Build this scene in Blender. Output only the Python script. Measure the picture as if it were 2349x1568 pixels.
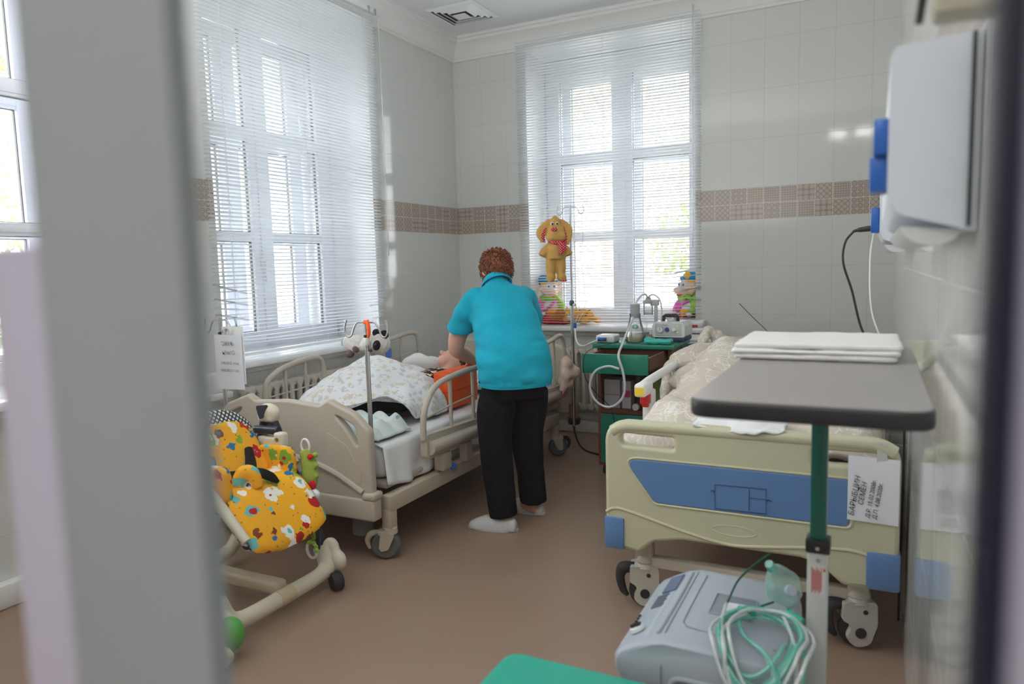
import bpy, bmesh, math, random
from mathutils import Vector, Matrix, noise
random.seed(7)
for o in list(bpy.data.objects): bpy.data.objects.remove(o)
SC = bpy.context.scene
COL = SC.collection
PI = math.pi
V = Vector

# ---------------------------------------------------------------- camera, sky, exposure
cd = bpy.data.cameras.new('camera'); cam = bpy.data.objects.new('camera', cd); COL.objects.link(cam)
cd.sensor_width = 36.0; cd.lens = 25.287; cd.clip_start = 0.02; cd.clip_end = 200
CAMROT = Matrix(((0.893596,-0.022361,0.448315),(0.448051,0.104818,-0.887842),(-0.027138,0.994240,0.103683)))
cam.matrix_world = Matrix.Translation((3.1556, -5.3037, 1.3163)) @ CAMROT.to_4x4()
cd.dof.use_dof = True; cd.dof.focus_distance = 3.7; cd.dof.aperture_fstop = 2.8
SC.camera = cam
world = bpy.data.worlds.new('sky'); SC.world = world; world.use_nodes = True
bgn = world.node_tree.nodes['Background']
bgn.inputs[0].default_value = (0.93, 0.97, 1.0, 1); bgn.inputs[1].default_value = 1.55
SC.view_settings.view_transform = 'Standard'; SC.view_settings.look = 'None'
SC.view_settings.gamma = 1.0; SC.view_settings.use_curve_mapping = False
SC.view_settings.exposure = 3.0
cy = SC.cycles
cy.use_denoising = True; cy.max_bounces = 9; cy.diffuse_bounces = 6; cy.glossy_bounces = 4; cy.adaptive_threshold = 0.03
cy.transmission_bounces = 8; cy.transparent_max_bounces = 20
cy.caustics_reflective = False; cy.caustics_refractive = False; cy.sample_clamp_indirect = 6.0

def lamp(name, kind, loc, energy, size=None, rot=(0, 0, 0), color=(1, 1, 1), sy=None, portal=False):
    l = bpy.data.lights.new(name, kind); l.energy = energy; l.color = color
    o = bpy.data.objects.new(name, l); COL.objects.link(o); o.location = loc; o.rotation_euler = rot
    if kind == 'AREA':
        l.size = size
        if sy: l.shape = 'RECTANGLE'; l.size_y = sy
        if portal: l.cycles.is_portal = True
    elif size: l.shadow_soft_size = size
    return o
# portals only steer sampling of the sky towards the window openings
lamp('window_portal', 'AREA', (1.325, 0.86, 1.92), 1, 1.4, (-PI/2, 0, 0), sy=2.2, portal=True)
lamp('window_portal', 'AREA', (-0.86, -1.84, 1.92), 1, 1.4, (PI/2, 0, -PI/2), sy=2.2, portal=True)
lamp('window_portal', 'AREA', (-0.86, -3.70, 1.92), 1, 1.4, (PI/2, 0, -PI/2), sy=2.2, portal=True)

lamp('added_uplight_fill', 'AREA', (1.4, -4.5, 1.75), 9.5, 1.8, (PI, 0, 0), (.95, .98, 1), .8)  # unseen fill without a fixture, added to brighten the room off the ceiling
lamp('added_corridor_fill', 'AREA', (2.6, -6.4, 3.1), 6.0, 1.2, (0, 0, 0), (1, .98, .96), .6)  # unseen lamp added to brighten the partition frame facing the camera

# ---------------------------------------------------------------- materials
def sr(r, g, b):
    f = lambda c: c/12.92 if c <= .04045 else ((c+.055)/1.055)**2.4
    return (f(r/255), f(g/255), f(b/255), 1.0)
class NT:
    "thin helper to write node trees"
    def __init__(s, name):
        s.m = bpy.data.materials.new(name); s.m.use_nodes = True
        s.t = s.m.node_tree; s.N = s.t.nodes; s.L = s.t.links
        s.bsdf = s.N['Principled BSDF']; s.out = s.N['Material Output']
    def n(s, kind, **kw):
        x = s.N.new(kind)
        for k, v in kw.items():
            if k == 'op': x.operation = v
            else: setattr(x, k, v)
        return x
    def link(s, a, b): s.L.new(a, b)
    def put(s, sock, v):
        if isinstance(v, (int, float)): sock.default_value = (v, v, v, 1) if sock.type == 'RGBA' else v
        elif isinstance(v, (tuple, list)): sock.default_value = v
        else: s.link(v, sock)
    def math(s, op, a, b=None, c=None):
        x = s.n('ShaderNodeMath', op=op); s.put(x.inputs[0], a)
        if b is not None: s.put(x.inputs[1], b)
        if c is not None: s.put(x.inputs[2], c)
        return x.outputs[0]
    def mix(s, f, a, b, blend='MIX'):
        x = s.n('ShaderNodeMix', data_type='RGBA', blend_type=blend)
        s.put(x.inputs[0], f); s.put(x.inputs[6], a); s.put(x.inputs[7], b); return x.outputs[2]
    def pos(s): return s.n('ShaderNodeNewGeometry').outputs['Position']
    def obj(s): return s.n('ShaderNodeTexCoord').outputs['Object']
    def xyz(s, v):
        x = s.n('ShaderNodeSeparateXYZ'); s.link(v, x.inputs[0]); return x.outputs
    def comb(s, a, b, c):
        x = s.n('ShaderNodeCombineXYZ'); s.put(x.inputs[0], a); s.put(x.inputs[1], b); s.put(x.inputs[2], c); return x.outputs[0]
    def noise(s, v, scale, detail=2, rough=.5):
        x = s.n('ShaderNodeTexNoise'); s.link(v, x.inputs['Vector']); x.inputs['Scale'].default_value = scale
        x.inputs['Detail'].default_value = detail; x.inputs['Roughness'].default_value = rough; return x.outputs
    def voro(s, v, scale, feature='F1', rand=1.0):
        x = s.n('ShaderNodeTexVoronoi', feature=feature); s.link(v, x.inputs['Vector']); x.inputs['Scale'].default_value = scale
        x.inputs['Randomness'].default_value = rand; return x.outputs
    def ramp(s, f, stops, interp='LINEAR'):
        x = s.n('ShaderNodeValToRGB'); s.link(f, x.inputs[0]); r = x.color_ramp; r.interpolation = interp
        while len(r.elements) < len(stops): r.elements.new(0.5)
        for e, (p, c) in zip(r.elements, stops): e.position = p; e.color = c
        return x.outputs[0]
    def bump(s, h, strength=.3, dist=.01):
        x = s.n('ShaderNodeBump'); x.inputs['Strength'].default_value = strength; x.inputs['Distance'].default_value = dist
        s.link(h, x.inputs['Height']); s.link(x.outputs[0], s.bsdf.inputs['Normal'])
    def set(s, color=None, rough=None, metal=None, spec=None, **kw):
        b = s.bsdf.inputs
        if color is not None: s.put(b['Base Color'], color)
        if rough is not None: s.put(b['Roughness'], rough)
        if metal is not None: s.put(b['Metallic'], metal)
        if spec is not None: s.put(b['Specular IOR Level'], spec)
        for k, v in kw.items(): s.put(b[k.replace('_', ' ')], v)
        return s.m
def plain(name, c, rough=.5, metal=0, spec=.5, var=0.0, bump=0, bscale=60, **kw):
    "plain coloured material with a little procedural variation"
    t = NT(name); o = t.obj()
    col = c
    if var:
        f = t.noise(o, 9, 3)[0]
        d = tuple(max(0, x*(1-var)) for x in c[:3])+(1,); l = tuple(min(1, x*(1+var)) for x in c[:3])+(1,)
        col = t.mix(f, d, l)
    if bump: t.bump(t.noise(o, bscale, 3)[0], bump, .004)
    return t.set(col, rough, metal, spec, **kw)
def clear(name, tint=(1, 1, 1, 1), refl=.06, rough=.02, alpha=0.0, body=None, fres=.7):
    "thin clear sheet: see-through, a faint mirror reflection, and an optional share of plastic body"
    t = NT(name); t.N.remove(t.bsdf)
    tr = t.n('ShaderNodeBsdfTransparent'); tr.inputs[0].default_value = tint
    gl = t.n('ShaderNodeBsdfGlossy'); gl.inputs['Roughness'].default_value = rough
    lw = t.n('ShaderNodeLayerWeight'); lw.inputs[0].default_value = .25
    f = t.math('MULTIPLY_ADD', lw.outputs['Fresnel'], fres, refl)
    mx = t.n('ShaderNodeMixShader'); t.link(f, mx.inputs[0]); t.link(tr.outputs[0], mx.inputs[1]); t.link(gl.outputs[0], mx.inputs[2])
    last = mx
    if body:
        df = t.n('ShaderNodeBsdfDiffuse'); df.inputs[0].default_value = body
        m2 = t.n('ShaderNodeMixShader'); m2.inputs[0].default_value = alpha
        t.link(mx.outputs[0], m2.inputs[1]); t.link(df.outputs[0], m2.inputs[2]); last = m2
    t.link(last.outputs[0], t.out.inputs[0]); return t.m

def tile_mat(name, axis, phase):
    "glossy white 22 x 33 cm tiles with a patterned border; axis 0 runs along x, 1 along y"
    t = NT(name); P = t.pos(); X = t.xyz(P); u = X[axis]; z = X[2]
    us = t.math('SUBTRACT', u, phase)
    zb, zt = 1.5994, 1.8194
    inband = t.math('MULTIPLY', t.math('GREATER_THAN', z, zb), t.math('LESS_THAN', z, zt))
    def line(v, period, w):
        m = t.math('PINGPONG', v, period/2)
        return t.math('LESS_THAN', m, w)
    gv = line(us, .22, .0012)
    gz1 = line(t.math('SUBTRACT', z, zb), .33, .0012); gz2 = line(t.math('SUBTRACT', z, zt), .33, .0012)
    above = t.math('GREATER_THAN', z, zt)
    gz = t.mix(above, gz1, gz2)
    gx = t.math('MAXIMUM', gv, gz)
    body = t.mix(t.math('MULTIPLY', gx, .45), sr(214, 215, 212), sr(146, 146, 143))
    # border squares
    q = .11
    cu = t.math('FLOOR', t.math('DIVIDE', us, q)); cz = t.math('FLOOR', t.math('DIVIDE', t.math('SUBTRACT', z, zb), q))
    wn = t.n('ShaderNodeTexWhiteNoise', noise_dimensions='2D'); t.link(t.comb(cu, cz, 0), wn.inputs[0])
    fu = t.math('FRACT', t.math('DIVIDE', us, q)); fz = t.math('FRACT', t.math('DIVIDE', t.math('SUBTRACT', z, zb), q))
    # pattern a: overlapping rings, b: diagonal lattice, c: fine grid, d: stars of dots
    def ring(k, off):
        a = t.math('SUBTRACT', t.math('FRACT', t.math('MULTIPLY_ADD', fu, k, off)), .5)
        b = t.math('SUBTRACT', t.math('FRACT', t.math('MULTIPLY_ADD', fz, k, off)), .5)
        d = t.math('SQRT', t.math('ADD', t.math('MULTIPLY', a, a), t.math('MULTIPLY', b, b)))
        return d
    d0 = ring(3, 0); d1 = ring(3, .5)
    pa = t.math('MAXIMUM', t.math('LESS_THAN', t.math('ABSOLUTE', t.math('SUBTRACT', d0, .36)), .09), t.math('LESS_THAN', d0, .12))
    s1 = t.math('PINGPONG', t.math('MULTIPLY', t.math('ADD', fu, fz), 3), .5); s2 = t.math('PINGPONG', t.math('MULTIPLY', t.math('SUBTRACT', fu, fz), 3), .5)
    pb = t.math('MAXIMUM', t.math('LESS_THAN', s1, .09), t.math('MAXIMUM', t.math('LESS_THAN', s2, .09), t.math('LESS_THAN', d1, .13)))
    g1 = t.math('PINGPONG', t.math('MULTIPLY', fu, 7), .5); g2 = t.math('PINGPONG', t.math('MULTIPLY', fz, 7), .5)
    pc = t.math('MAXIMUM', t.math('LESS_THAN', g1, .12), t.math('LESS_THAN', g2, .12))
    pd = t.math('MAXIMUM', t.math('LESS_THAN', d1, .22), t.math('LESS_THAN', t.math('ABSOLUTE', t.math('SUBTRACT', d0, .46)), .05))
    w = wn.outputs[0]
    p = t.mix(t.math('GREATER_THAN', w, .28), pa, pb); p = t.mix(t.math('GREATER_THAN', w, .5), p, pc); p = t.mix(t.math('GREATER_THAN', w, .72), p, pd)
    sq = t.mix(t.math('MULTIPLY', p, .75), sr(186, 174, 165), sr(140, 124, 112))
    gb = t.math('MAXIMUM', line(us, q, .0022), line(t.math('SUBTRACT', z, zb), q, .0022))
    sq = t.mix(gb, sq, sr(214, 208, 200))
    col = t.mix(inband, body, sq)
    # window reveals are painted plaster, not tile
    deep = t.math('GREATER_THAN', X[1], .004) if axis == 0 else t.math('LESS_THAN', X[0], -.004)
    if axis == 2: deep = 0.0
    col = t.mix(deep, col, sr(238, 239, 240))
    t.put(t.bsdf.inputs['Roughness'], t.mix(deep, t.math('MULTIPLY_ADD', gx, .4, .07), .6))
    h = t.math('MULTIPLY', t.math('SUBTRACT', 1.0, gx), 1.0)
    wob = t.noise(P, 7, 1)[0]
    t.bump(t.math('ADD', h, t.math('MULTIPLY', wob, .35)), .12, .004)
    return t.set(col, spec=.5)
M = {}
M['tile_back'] = tile_mat('glossy white tile back', 0, 2.236)
M['tile_left'] = tile_mat('glossy white tile left', 1, -.686)
M['tile_right'] = tile_mat('glossy white tile right', 1, -.1)
def floor_mat():
    t = NT('brown speckled linoleum'); P = t.pos()
    f = t.noise(P, 420, 2)[0]; g = t.noise(P, 3, 3)[0]
    c = t.mix(f, sr(128, 105, 90), sr(174, 149, 131)); c = t.mix(t.math('MULTIPLY', g, .25), c, sr(120, 96, 80))
    # welded seam between two sheets
    t.bump(f, .04, .001)
    return t.set(c, .38, spec=.4)
M['floor'] = floor_mat()
M['ceil'] = plain('matt white ceiling paint', sr(226, 227, 228), .85)
M['plaster'] = plain('white plaster moulding', sr(228, 228, 226), .7)
M['pvc'] = plain('white window plastic', sr(226, 229, 237), .3)
M['sill'] = plain('white marble-look sill', sr(238, 240, 243), .22, var=.02)
M['gasket'] = plain('dark grey window gasket', sr(96, 98, 100), .6)
M['glass'] = clear('window glass', refl=.015)
M['pane'] = clear('partition glass', refl=.01, rough=.0, fres=.12)
M['slat'] = plain('white enamelled blind slat', sr(238, 242, 244), .35)
M['cord'] = plain('white blind cord', sr(228, 230, 230), .7)
M['wandp'] = clear('clear plastic wand', refl=.2, alpha=.35, body=(.9, .92, .93, 1))
M['greyalu'] = plain('light grey painted aluminium', sr(152, 160, 165), .45)
M['lilac'] = plain('lilac grey painted frame', sr(176, 172, 190), .35)
M['navy'] = plain('dark navy rubber seal', sr(22, 24, 44), .5)
M['beigewall'] = plain('corridor paint', sr(190, 186, 178), .8)
M['chrome'] = plain('polished steel', (.72, .73, .74, 1), .16, 1)
M['steel'] = plain('brushed steel', (.55, .56, .57, 1), .32, 1)
M['bedbeige'] = plain('beige grey moulded bed plastic', sr(186, 176, 162), .42, var=.02)
M['bedmetal'] = plain('beige painted bed steel', sr(186, 174, 158), .4)
M['cream'] = plain('cream moulded bed plastic', sr(194, 193, 164), .35, var=.02)
M['blue'] = plain('blue bed panel', sr(92, 130, 180), .4)
M['offwhite'] = plain('off white bed steel', sr(200, 194, 180), .4)
M['casterwhite'] = plain('pale grey caster housing', sr(196, 193, 184), .3)
M['rubber'] = plain('dark grey rubber', sr(48, 48, 52), .6)
M['greyrubber'] = plain('mid grey rubber tread', sr(96, 98, 98), .55)
M['black'] = plain('black plastic', sr(26, 26, 30), .4)
M['white'] = plain('white plastic', sr(232, 233, 233), .35)
M['radiator'] = plain('warm white radiator enamel', sr(214, 206, 194), .4)
M['red'] = plain('red plastic', sr(204, 40, 44), .4)
M['yellow'] = plain('yellow sticker', sr(236, 206, 60), .5)
M['bluep'] = plain('bright blue plastic', sr(16, 92, 176), .35)
M['orange'] = plain('orange vinyl', sr(240, 92, 36), .45, var=.05)
M['green'] = plain('teal green laminate', sr(24, 132, 112), .35, var=.03)
M['brown'] = plain('reddish brown laminate', sr(120, 72, 56), .45, var=.08)
M['darkbrown'] = plain('dark brown laminate', sr(62, 46, 44), .45, var=.08)
M['paper'] = plain('white paper', sr(226, 228, 234), .8)
M['ink'] = plain('black ink', sr(24, 24, 28), .7)
M['greyink'] = plain('faint grey ink', sr(120, 120, 130), .8)
M['redink'] = plain('red print', sr(196, 60, 60), .7)
M['blueprint'] = plain('blue print', sr(70, 120, 210), .6)

# ---------------------------------------------------------------- mesh building
def catmull(pts, k=6, closed=False):
    P = [V(p) for p in pts]; n = len(P)
    if n < 3 or k <= 1: return P
    out = []
    rng = n if closed else n-1
    for i in range(rng):
        p0 = P[(i-1) % n] if closed or i > 0 else P[0]*2-P[1]
        p1 = P[i]; p2 = P[(i+1) % n]
        p3 = P[(i+2) % n] if closed or i+2 < n else P[-1]*2-P[-2]
        for j in range(k):
            t = j/k
            out.append(.5*((2*p1)+(p2-p0)*t+(2*p0-5*p1+4*p2-p3)*t*t+(3*p1-p0-3*p2+p3)*t**3))
    if not closed: out.append(P[-1])
    return out
class MB:
    def __init__(s): s.bm = bmesh.new()
    def box(s, lo, hi, bev=0, seg=2, M4=None):
        lo, hi = V(lo), V(hi)
        r = bmesh.ops.create_cube(s.bm, size=1)
        vs = r['verts']; c = (lo+hi)/2; d = hi-lo
        for v in vs: v.co = V((v.co.x*d.x, v.co.y*d.y, v.co.z*d.z))+c
        if bev:
            es = list({e for v in vs for e in v.link_edges})
            q = bmesh.ops.bevel(s.bm, geom=es, offset=bev, segments=seg, profile=.5, affect='EDGES')
            vs = list({v for f in q['faces'] for v in f.verts} | {v for v in vs if v.is_valid})
        if M4 is not None:
            for v in vs: v.co = M4 @ v.co
        return s
    def ring(s, pts): return [s.bm.verts.new(p) for p in pts]
    def loft(s, rings, cap=True, closed=True, loop=False):
        R = [s.ring(r) for r in rings]; n = len(R[0])
        for i in range(len(R)-(0 if loop else 1)):
            a, b = R[i], R[(i+1) % len(R)]
            for j in range(n if closed else n-1):
                s.bm.faces.new((a[j], a[(j+1) % n], b[(j+1) % n], b[j]))
        if cap and not loop:
            s.bm.faces.new(list(reversed(R[0]))); s.bm.faces.new(R[-1])
        return s
    def tube(s, pts, r, n=10, k=1, closed=False, cap=True):
        P = catmull(pts, k, closed); m = len(P)
        rr = r if isinstance(r, (list, tuple)) else [r]*len(pts)
        def rad(i):
            t = i/(max(1, m-1))*(len(rr)-1) if not closed else 0
            a = int(min(t, len(rr)-1)); b = min(a+1, len(rr)-1); return rr[a]+(rr[b]-rr[a])*(t-a)
        T = []
        for i in range(m):
            a = P[(i-1) % m] if closed or i else P[0]; b = P[(i+1) % m] if closed or i < m-1 else P[-1]
            d = b-a; T.append(d.normalized() if d.length > 1e-9 else V((0, 0, 1)))
        u = T[0].orthogonal().normalized(); rings = []
        for i in range(m):
            if i:
                q = T[i-1].rotation_difference(T[i]); u = q @ u
            u = (u-T[i]*u.dot(T[i])).normalized(); w = T[i].cross(u)
            rings.append([P[i]+(u*math.cos(2*PI*j/n)+w*math.sin(2*PI*j/n))*rad(i) for j in range(n)])
        return s.loft(rings, cap, True, closed)
    def cyl(s, a, b, r, r2=None, n=20):
        return s.tube([a, b], [r, r if r2 is None else r2], n)
    def ell(s, c, r, M3=None, u=20, v=12):
        c = V(c); r = (r, r, r) if isinstance(r, (int, float)) else r
        q = bmesh.ops.create_uvsphere(s.bm, u_segments=u, v_segments=v, radius=1)
        for x in q['verts']:
            p = V((x.co.x*r[0], x.co.y*r[1], x.co.z*r[2]))
            if M3 is not None: p = M3 @ p
            x.co = p+c
        return s
    def lathe(s, prof, o=(0, 0, 0), n=28, axis=(0, 0, 1), cap=True):
        o = V(o); q = V((0, 0, 1)).rotation_difference(V(axis))
        rings = [[o+(q @ V((max(r, 1e-4)*math.cos(2*PI*j/n), max(r, 1e-4)*math.sin(2*PI*j/n), h))) for j in range(n)] for r, h in prof]
        return s.loft(rings, cap)
    def prism(s, poly, f, a, b):
        "poly (u,v) extruded from w=a to w=b, f maps (u,v,w) to xyz"
        return s.loft([[f(u, v, a) for u, v in poly], [f(u, v, b) for u, v in poly]])
    def sheet(s, nu, nv, f):
        g = [[s.bm.verts.new(f(i/nu, j/nv)) for j in range(nv+1)] for i in range(nu+1)]
        for i in range(nu):
            for j in range(nv): s.bm.faces.new((g[i][j], g[i+1][j], g[i+1][j+1], g[i][j+1]))
        return s
    def mesh(s, name, fix=True):
        if fix: bmesh.ops.recalc_face_normals(s.bm, faces=s.bm.faces[:])
        me = bpy.data.meshes.new(name); s.bm.to_mesh(me); s.bm.free(); return me
def obj(name, mb, mat, parent=None, smooth=40):
    me = mb.mesh(name) if isinstance(mb, MB) else mb
    o = bpy.data.objects.new(name, me); COL.objects.link(o)
    if mat is not None and not me.materials: me.materials.append(mat)
    if smooth:
        for p in me.polygons: p.use_smooth = True
        if smooth < 180: me.set_sharp_from_angle(angle=math.radians(smooth))
    if parent is not None:
        o.parent = parent
        if parent.type == 'EMPTY': o.matrix_parent_inverse = Matrix.Translation(-V(parent.location))
    return o
def thing(name, label, cat, loc, group=None):
    e = bpy.data.objects.new(name, None); COL.objects.link(e); e.location = loc; e.empty_display_size = .05
    e['label'] = label; e['category'] = cat
    if group: e['group'] = group
    return e
def tag(o, label, cat, group=None, kind=None):
    o['label'] = label; o['category'] = cat
    if group: o['group'] = group
    if kind: o['kind'] = kind
    return o
def struct(name, mb, mat, smooth=40):
    o = obj(name, mb, mat, None, smooth); o['kind'] = 'structure'; return o
def structe(name, loc):
    e = bpy.data.objects.new(name, None); COL.objects.link(e); e.location = loc; e['kind'] = 'structure'; return e
def applied(me, *mods):
    "mesh after modifiers given as (type, {props})"
    o = bpy.data.objects.new('tmp', me); COL.objects.link(o)
    for ty, pr in mods:
        m = o.modifiers.new(ty, ty)
        for k, v in pr.items(): setattr(m, k, v)
    dg = bpy.context.evaluated_depsgraph_get(); dg.update()
    r = bpy.data.meshes.new_from_object(o.evaluated_get(dg)); bpy.data.objects.remove(o); return r
def organic(mb, voxel=.01, smooth=6, amp=0, scale=20, seed=0, amp2=0, scale2=6):
    "one continuous skin over overlapping solids"
    me = applied(mb.mesh('t'), ('REMESH', dict(mode='VOXEL', voxel_size=voxel)), ('SMOOTH', dict(factor=.5, iterations=smooth)))
    if amp or amp2:
        sv = V((seed*3.1, seed*1.7, seed))
        nn = [v.normal.copy() for v in me.vertices]
        for v, nrm in zip(me.vertices, nn):
            d = amp*noise.noise(v.co*scale+sv)
            if amp2: d += amp2*noise.noise(v.co*scale2+sv*2)
            v.co += nrm*d
    return me
def rpoly(pts, rad, seg=6):
    "polygon (u,v) with rounded corners"
    n = len(pts); out = []
    for i in range(n):
        p = V(pts[i]); a = V(pts[i-1])-p; b = V(pts[(i+1) % n])-p
        r = rad[i] if isinstance(rad, (list, tuple)) else rad
        if r <= 0: out.append(p); continue
        an = a.angle(b); d = min(r/math.tan(an/2), a.length*.49, b.length*.49)
        q0 = p+a.normalized()*d; q1 = p+b.normalized()*d
        for k in range(seg+1):
            t = k/seg; out.append((1-t)**2*q0+2*t*(1-t)*p+t*t*q1)
    return [(x[0], x[1]) for x in out]
def plate(loops, thick, bev, mat4, res=2):
    "flat shape with holes, thickness and rounded edges, as a mesh"
    cu = bpy.data.curves.new('t', 'CURVE'); cu.dimensions = '2D'; cu.fill_mode = 'BOTH'
    cu.extrude = max(thick/2-bev, 0); cu.bevel_depth = bev; cu.bevel_resolution = res; cu.offset = -bev
    for lp in loops:
        s = cu.splines.new('POLY'); s.points.add(len(lp)-1); s.use_cyclic_u = True
        for pt, (u, v) in zip(s.points, lp): pt.co = (u, v, 0, 1)
    o = bpy.data.objects.new('t', cu); COL.objects.link(o)
    dg = bpy.context.evaluated_depsgraph_get(); dg.update()
    me = bpy.data.meshes.new_from_object(o.evaluated_get(dg)); bpy.data.objects.remove(o); bpy.data.curves.remove(cu)
    me.transform(mat4); return me
def frame4(o, u, v, w):
    "matrix taking (u,v,w) axes at origin o"
    u, v, w = V(u), V(v), V(w)
    return Matrix(((u.x, v.x, w.x, o[0]), (u.y, v.y, w.y, o[1]), (u.z, v.z, w.z, o[2]), (0, 0, 0, 1)))
def text(name, body, size, mat4, mat, parent, shear=0.0, depth=.0003, align='LEFT', space=1.0, thin=0.0):
    cu = bpy.data.curves.new('t', 'FONT'); cu.body = body; cu.size = size; cu.shear = shear; cu.extrude = depth
    cu.offset = thin*size; cu.align_x = align; cu.space_line = space
    o = bpy.data.objects.new('t', cu); COL.objects.link(o)
    dg = bpy.context.evaluated_depsgraph_get(); dg.update()
    me = bpy.data.meshes.new_from_object(o.evaluated_get(dg)); bpy.data.objects.remove(o); bpy.data.curves.remove(cu)
    me.materials.clear(); me.transform(mat4)
    return obj(name, me, mat, parent, 0)

# ---------------------------------------------------------------- the room
struct('floor', MB().box((-.9, -7.6, -.12), (3.6, 1.0, 0)), M['floor'], 0)
struct('ceiling', MB().box((-.9, -7.6, 3.17), (3.6, .86, 3.3)), M['ceil'], 0)
struct('wall_back', MB().box((-.9, 0, 0), (.66, .85, 3.17)).box((1.99, 0, 0), (3.6, .85, 3.17))
       .box((.66, 0, 0), (1.99, .85, .81)).box((.66, 0, 3.0), (1.99, .85, 3.17)), M['tile_back'], 0)
wl = MB()
for a, b in ((-1.15, 0), (-3.0, -2.53), (-7.6, -4.38)): wl.box((-.85, a, 0), (0, b, 3.17))
for a, b in ((-2.53, -1.15), (-4.38, -3.0)): wl.box((-.85, a, 0), (0, b, .81)).box((-.85, a, 3.0), (0, b, 3.17))
struct('wall_left', wl, M['tile_left'], 0)
struct('wall_right', MB().box((3.27, -5.06, 0), (3.6, 0, 3.17)), M['tile_right'], 0)
# corridor behind the glass partition
struct('wall_corridor', MB().box((-.9, -7.6, 0), (3.6, -7.45, 3.17)), M['beigewall'], 0)
struct('wall_corridor_left', MB().box((-1.1, -7.6, 0), (-.9, -5.0, 3.17)), M['beigewall'], 0)
struct('wall_corridor_end', MB().box((3.62, -7.6, 0), (3.8, -5.0, 3.17)), M['beigewall'], 0)

def crown(name, f, L):
    prof = [(0, 0), (.018, .002), (.018, .02), (.028, .026), (.034, .05), (.06, .09), (.095, .118), (.11, .124), (.11, .145), (.125, .148), (.125, .17), (0, .17)]
    struct(name, MB().loft([[f(a, h, s) for a, h in prof] for s in L]), M['plaster'], 30)
crown('trim_1', lambda a, h, s: V((s, -a, 3.0+h)), (0, 3.27))
crown('trim_2', lambda a, h, s: V((a, s, 3.0+h)), (-5.0, 0))
crown('trim_3', lambda a, h, s: V((3.27-a, s, 3.0+h)), (-5.0, 0))
struct('baseboard_back', MB().box((0, -.085, 0), (3.27, 0, .09), .012).box((0, -.03, .09), (3.27, 0, .15), .01), M['plaster'])
struct('baseboard_left', MB().box((0, -4.9, 0), (.06, -.086, .1), .01), M['plaster'])

# ---------------------------------------------------------------- windows
def window(name, f, mid, lo, hi, glass_no):
    "f(s, d, z): s along the wall, d into the wall; double window in a deep reveal"
    e = structe(name, f(mid, 0, .83))
    def bar(mb, s0, s1, z0, z1, d0, d1, bev=.006):
        a, b = f(s0, d0, z0), f(s1, d1, z1)
        mb.box([min(a[i], b[i]) for i in range(3)], [max(a[i], b[i]) for i in range(3)], bev, 2)
    hw = (hi-lo)/2
    rows = ((.95, 1.52), (1.58, 2.15), (2.23, 2.825))
    for k, (d, nm) in enumerate(((.36, 'window_frame'), (.62, 'outer_window_frame'))):
        m = MB(); g = MB(); gk = MB()
        bar(m, lo, lo+.12, .83, 2.99, d, d+.07); bar(m, hi-.12, hi, .83, 2.99, d, d+.07)
        bar(m, lo, hi, .83, .95, d+.001, d+.069); bar(m, lo, hi, 2.825, 2.99, d+.001, d+.069)
        bar(m, mid-.085, mid+.085, .83, 2.99, d+.002, d+.068)
        bar(m, mid-.03, mid+.03, .86, 2.96, d-.012, d+.02)
        for z0, z1 in ((1.52, 1.58), (2.15, 2.23)):
            bar(m, lo, hi, z0, z1, d+.012, d+.058); bar(m, lo+.1, hi-.1, z0+.015, z1-.015, d+.004, d+.02)
        for a, b in ((lo+.12, mid-.085), (mid+.085, hi-.12)):
            for z0, z1 in rows:
                # thin dark gasket round each pane
                for p in ((a, a+.0035, z0, z1), (b-.0035, b, z0, z1), (a, b, z0, z0+.0035), (a, b, z1-.0035, z1)):
                    bar(gk, *p, d+.026, d+.044, 0)
                bar(g, a, b, z0, z1, d+.033, d+.037, 0)
        if k == 0:
            fr = obj(nm, m, M['pvc'], e); obj('gasket', gk, M['gasket'], fr, 0)
        else:
            fr = obj(nm, m, M['pvc'], e); obj('gasket', gk, M['gasket'], fr, 0)
        obj('window_pane', g, M['glass'], e, 0)
    h = MB(); bar(h, mid-.045, mid-.02, 1.36, 1.42, .335, .36, .004); bar(h, mid-.04, mid-.025, 1.26, 1.41, .315, .337, .005)
    obj('window_handle', h, M['white'], e)
    s = MB(); bar(s, lo-.09, hi+.09, .805, .845, -.12, -.001, .012); bar(s, lo, hi, .815, .845, -.001, .42, 0)
    obj('window_sill', s, M['sill'], e)
    b = MB(); bar(b, lo-.05, hi+.05, .765, .805, -.03, 0, .006); obj('sill_moulding', b, M['plaster'], e)
    return e
window('window_2', lambda s, d, z: V((s, d, z)), 1.325, .67, 1.98, 2)
window('window_1', lambda s, d, z: V((-d, s, z)), -1.84, -2.51, -1.173, 1)
window('window_3', lambda s, d, z: V((-d, s, z)), -3.69, -4.36, -3.02, 3)

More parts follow.
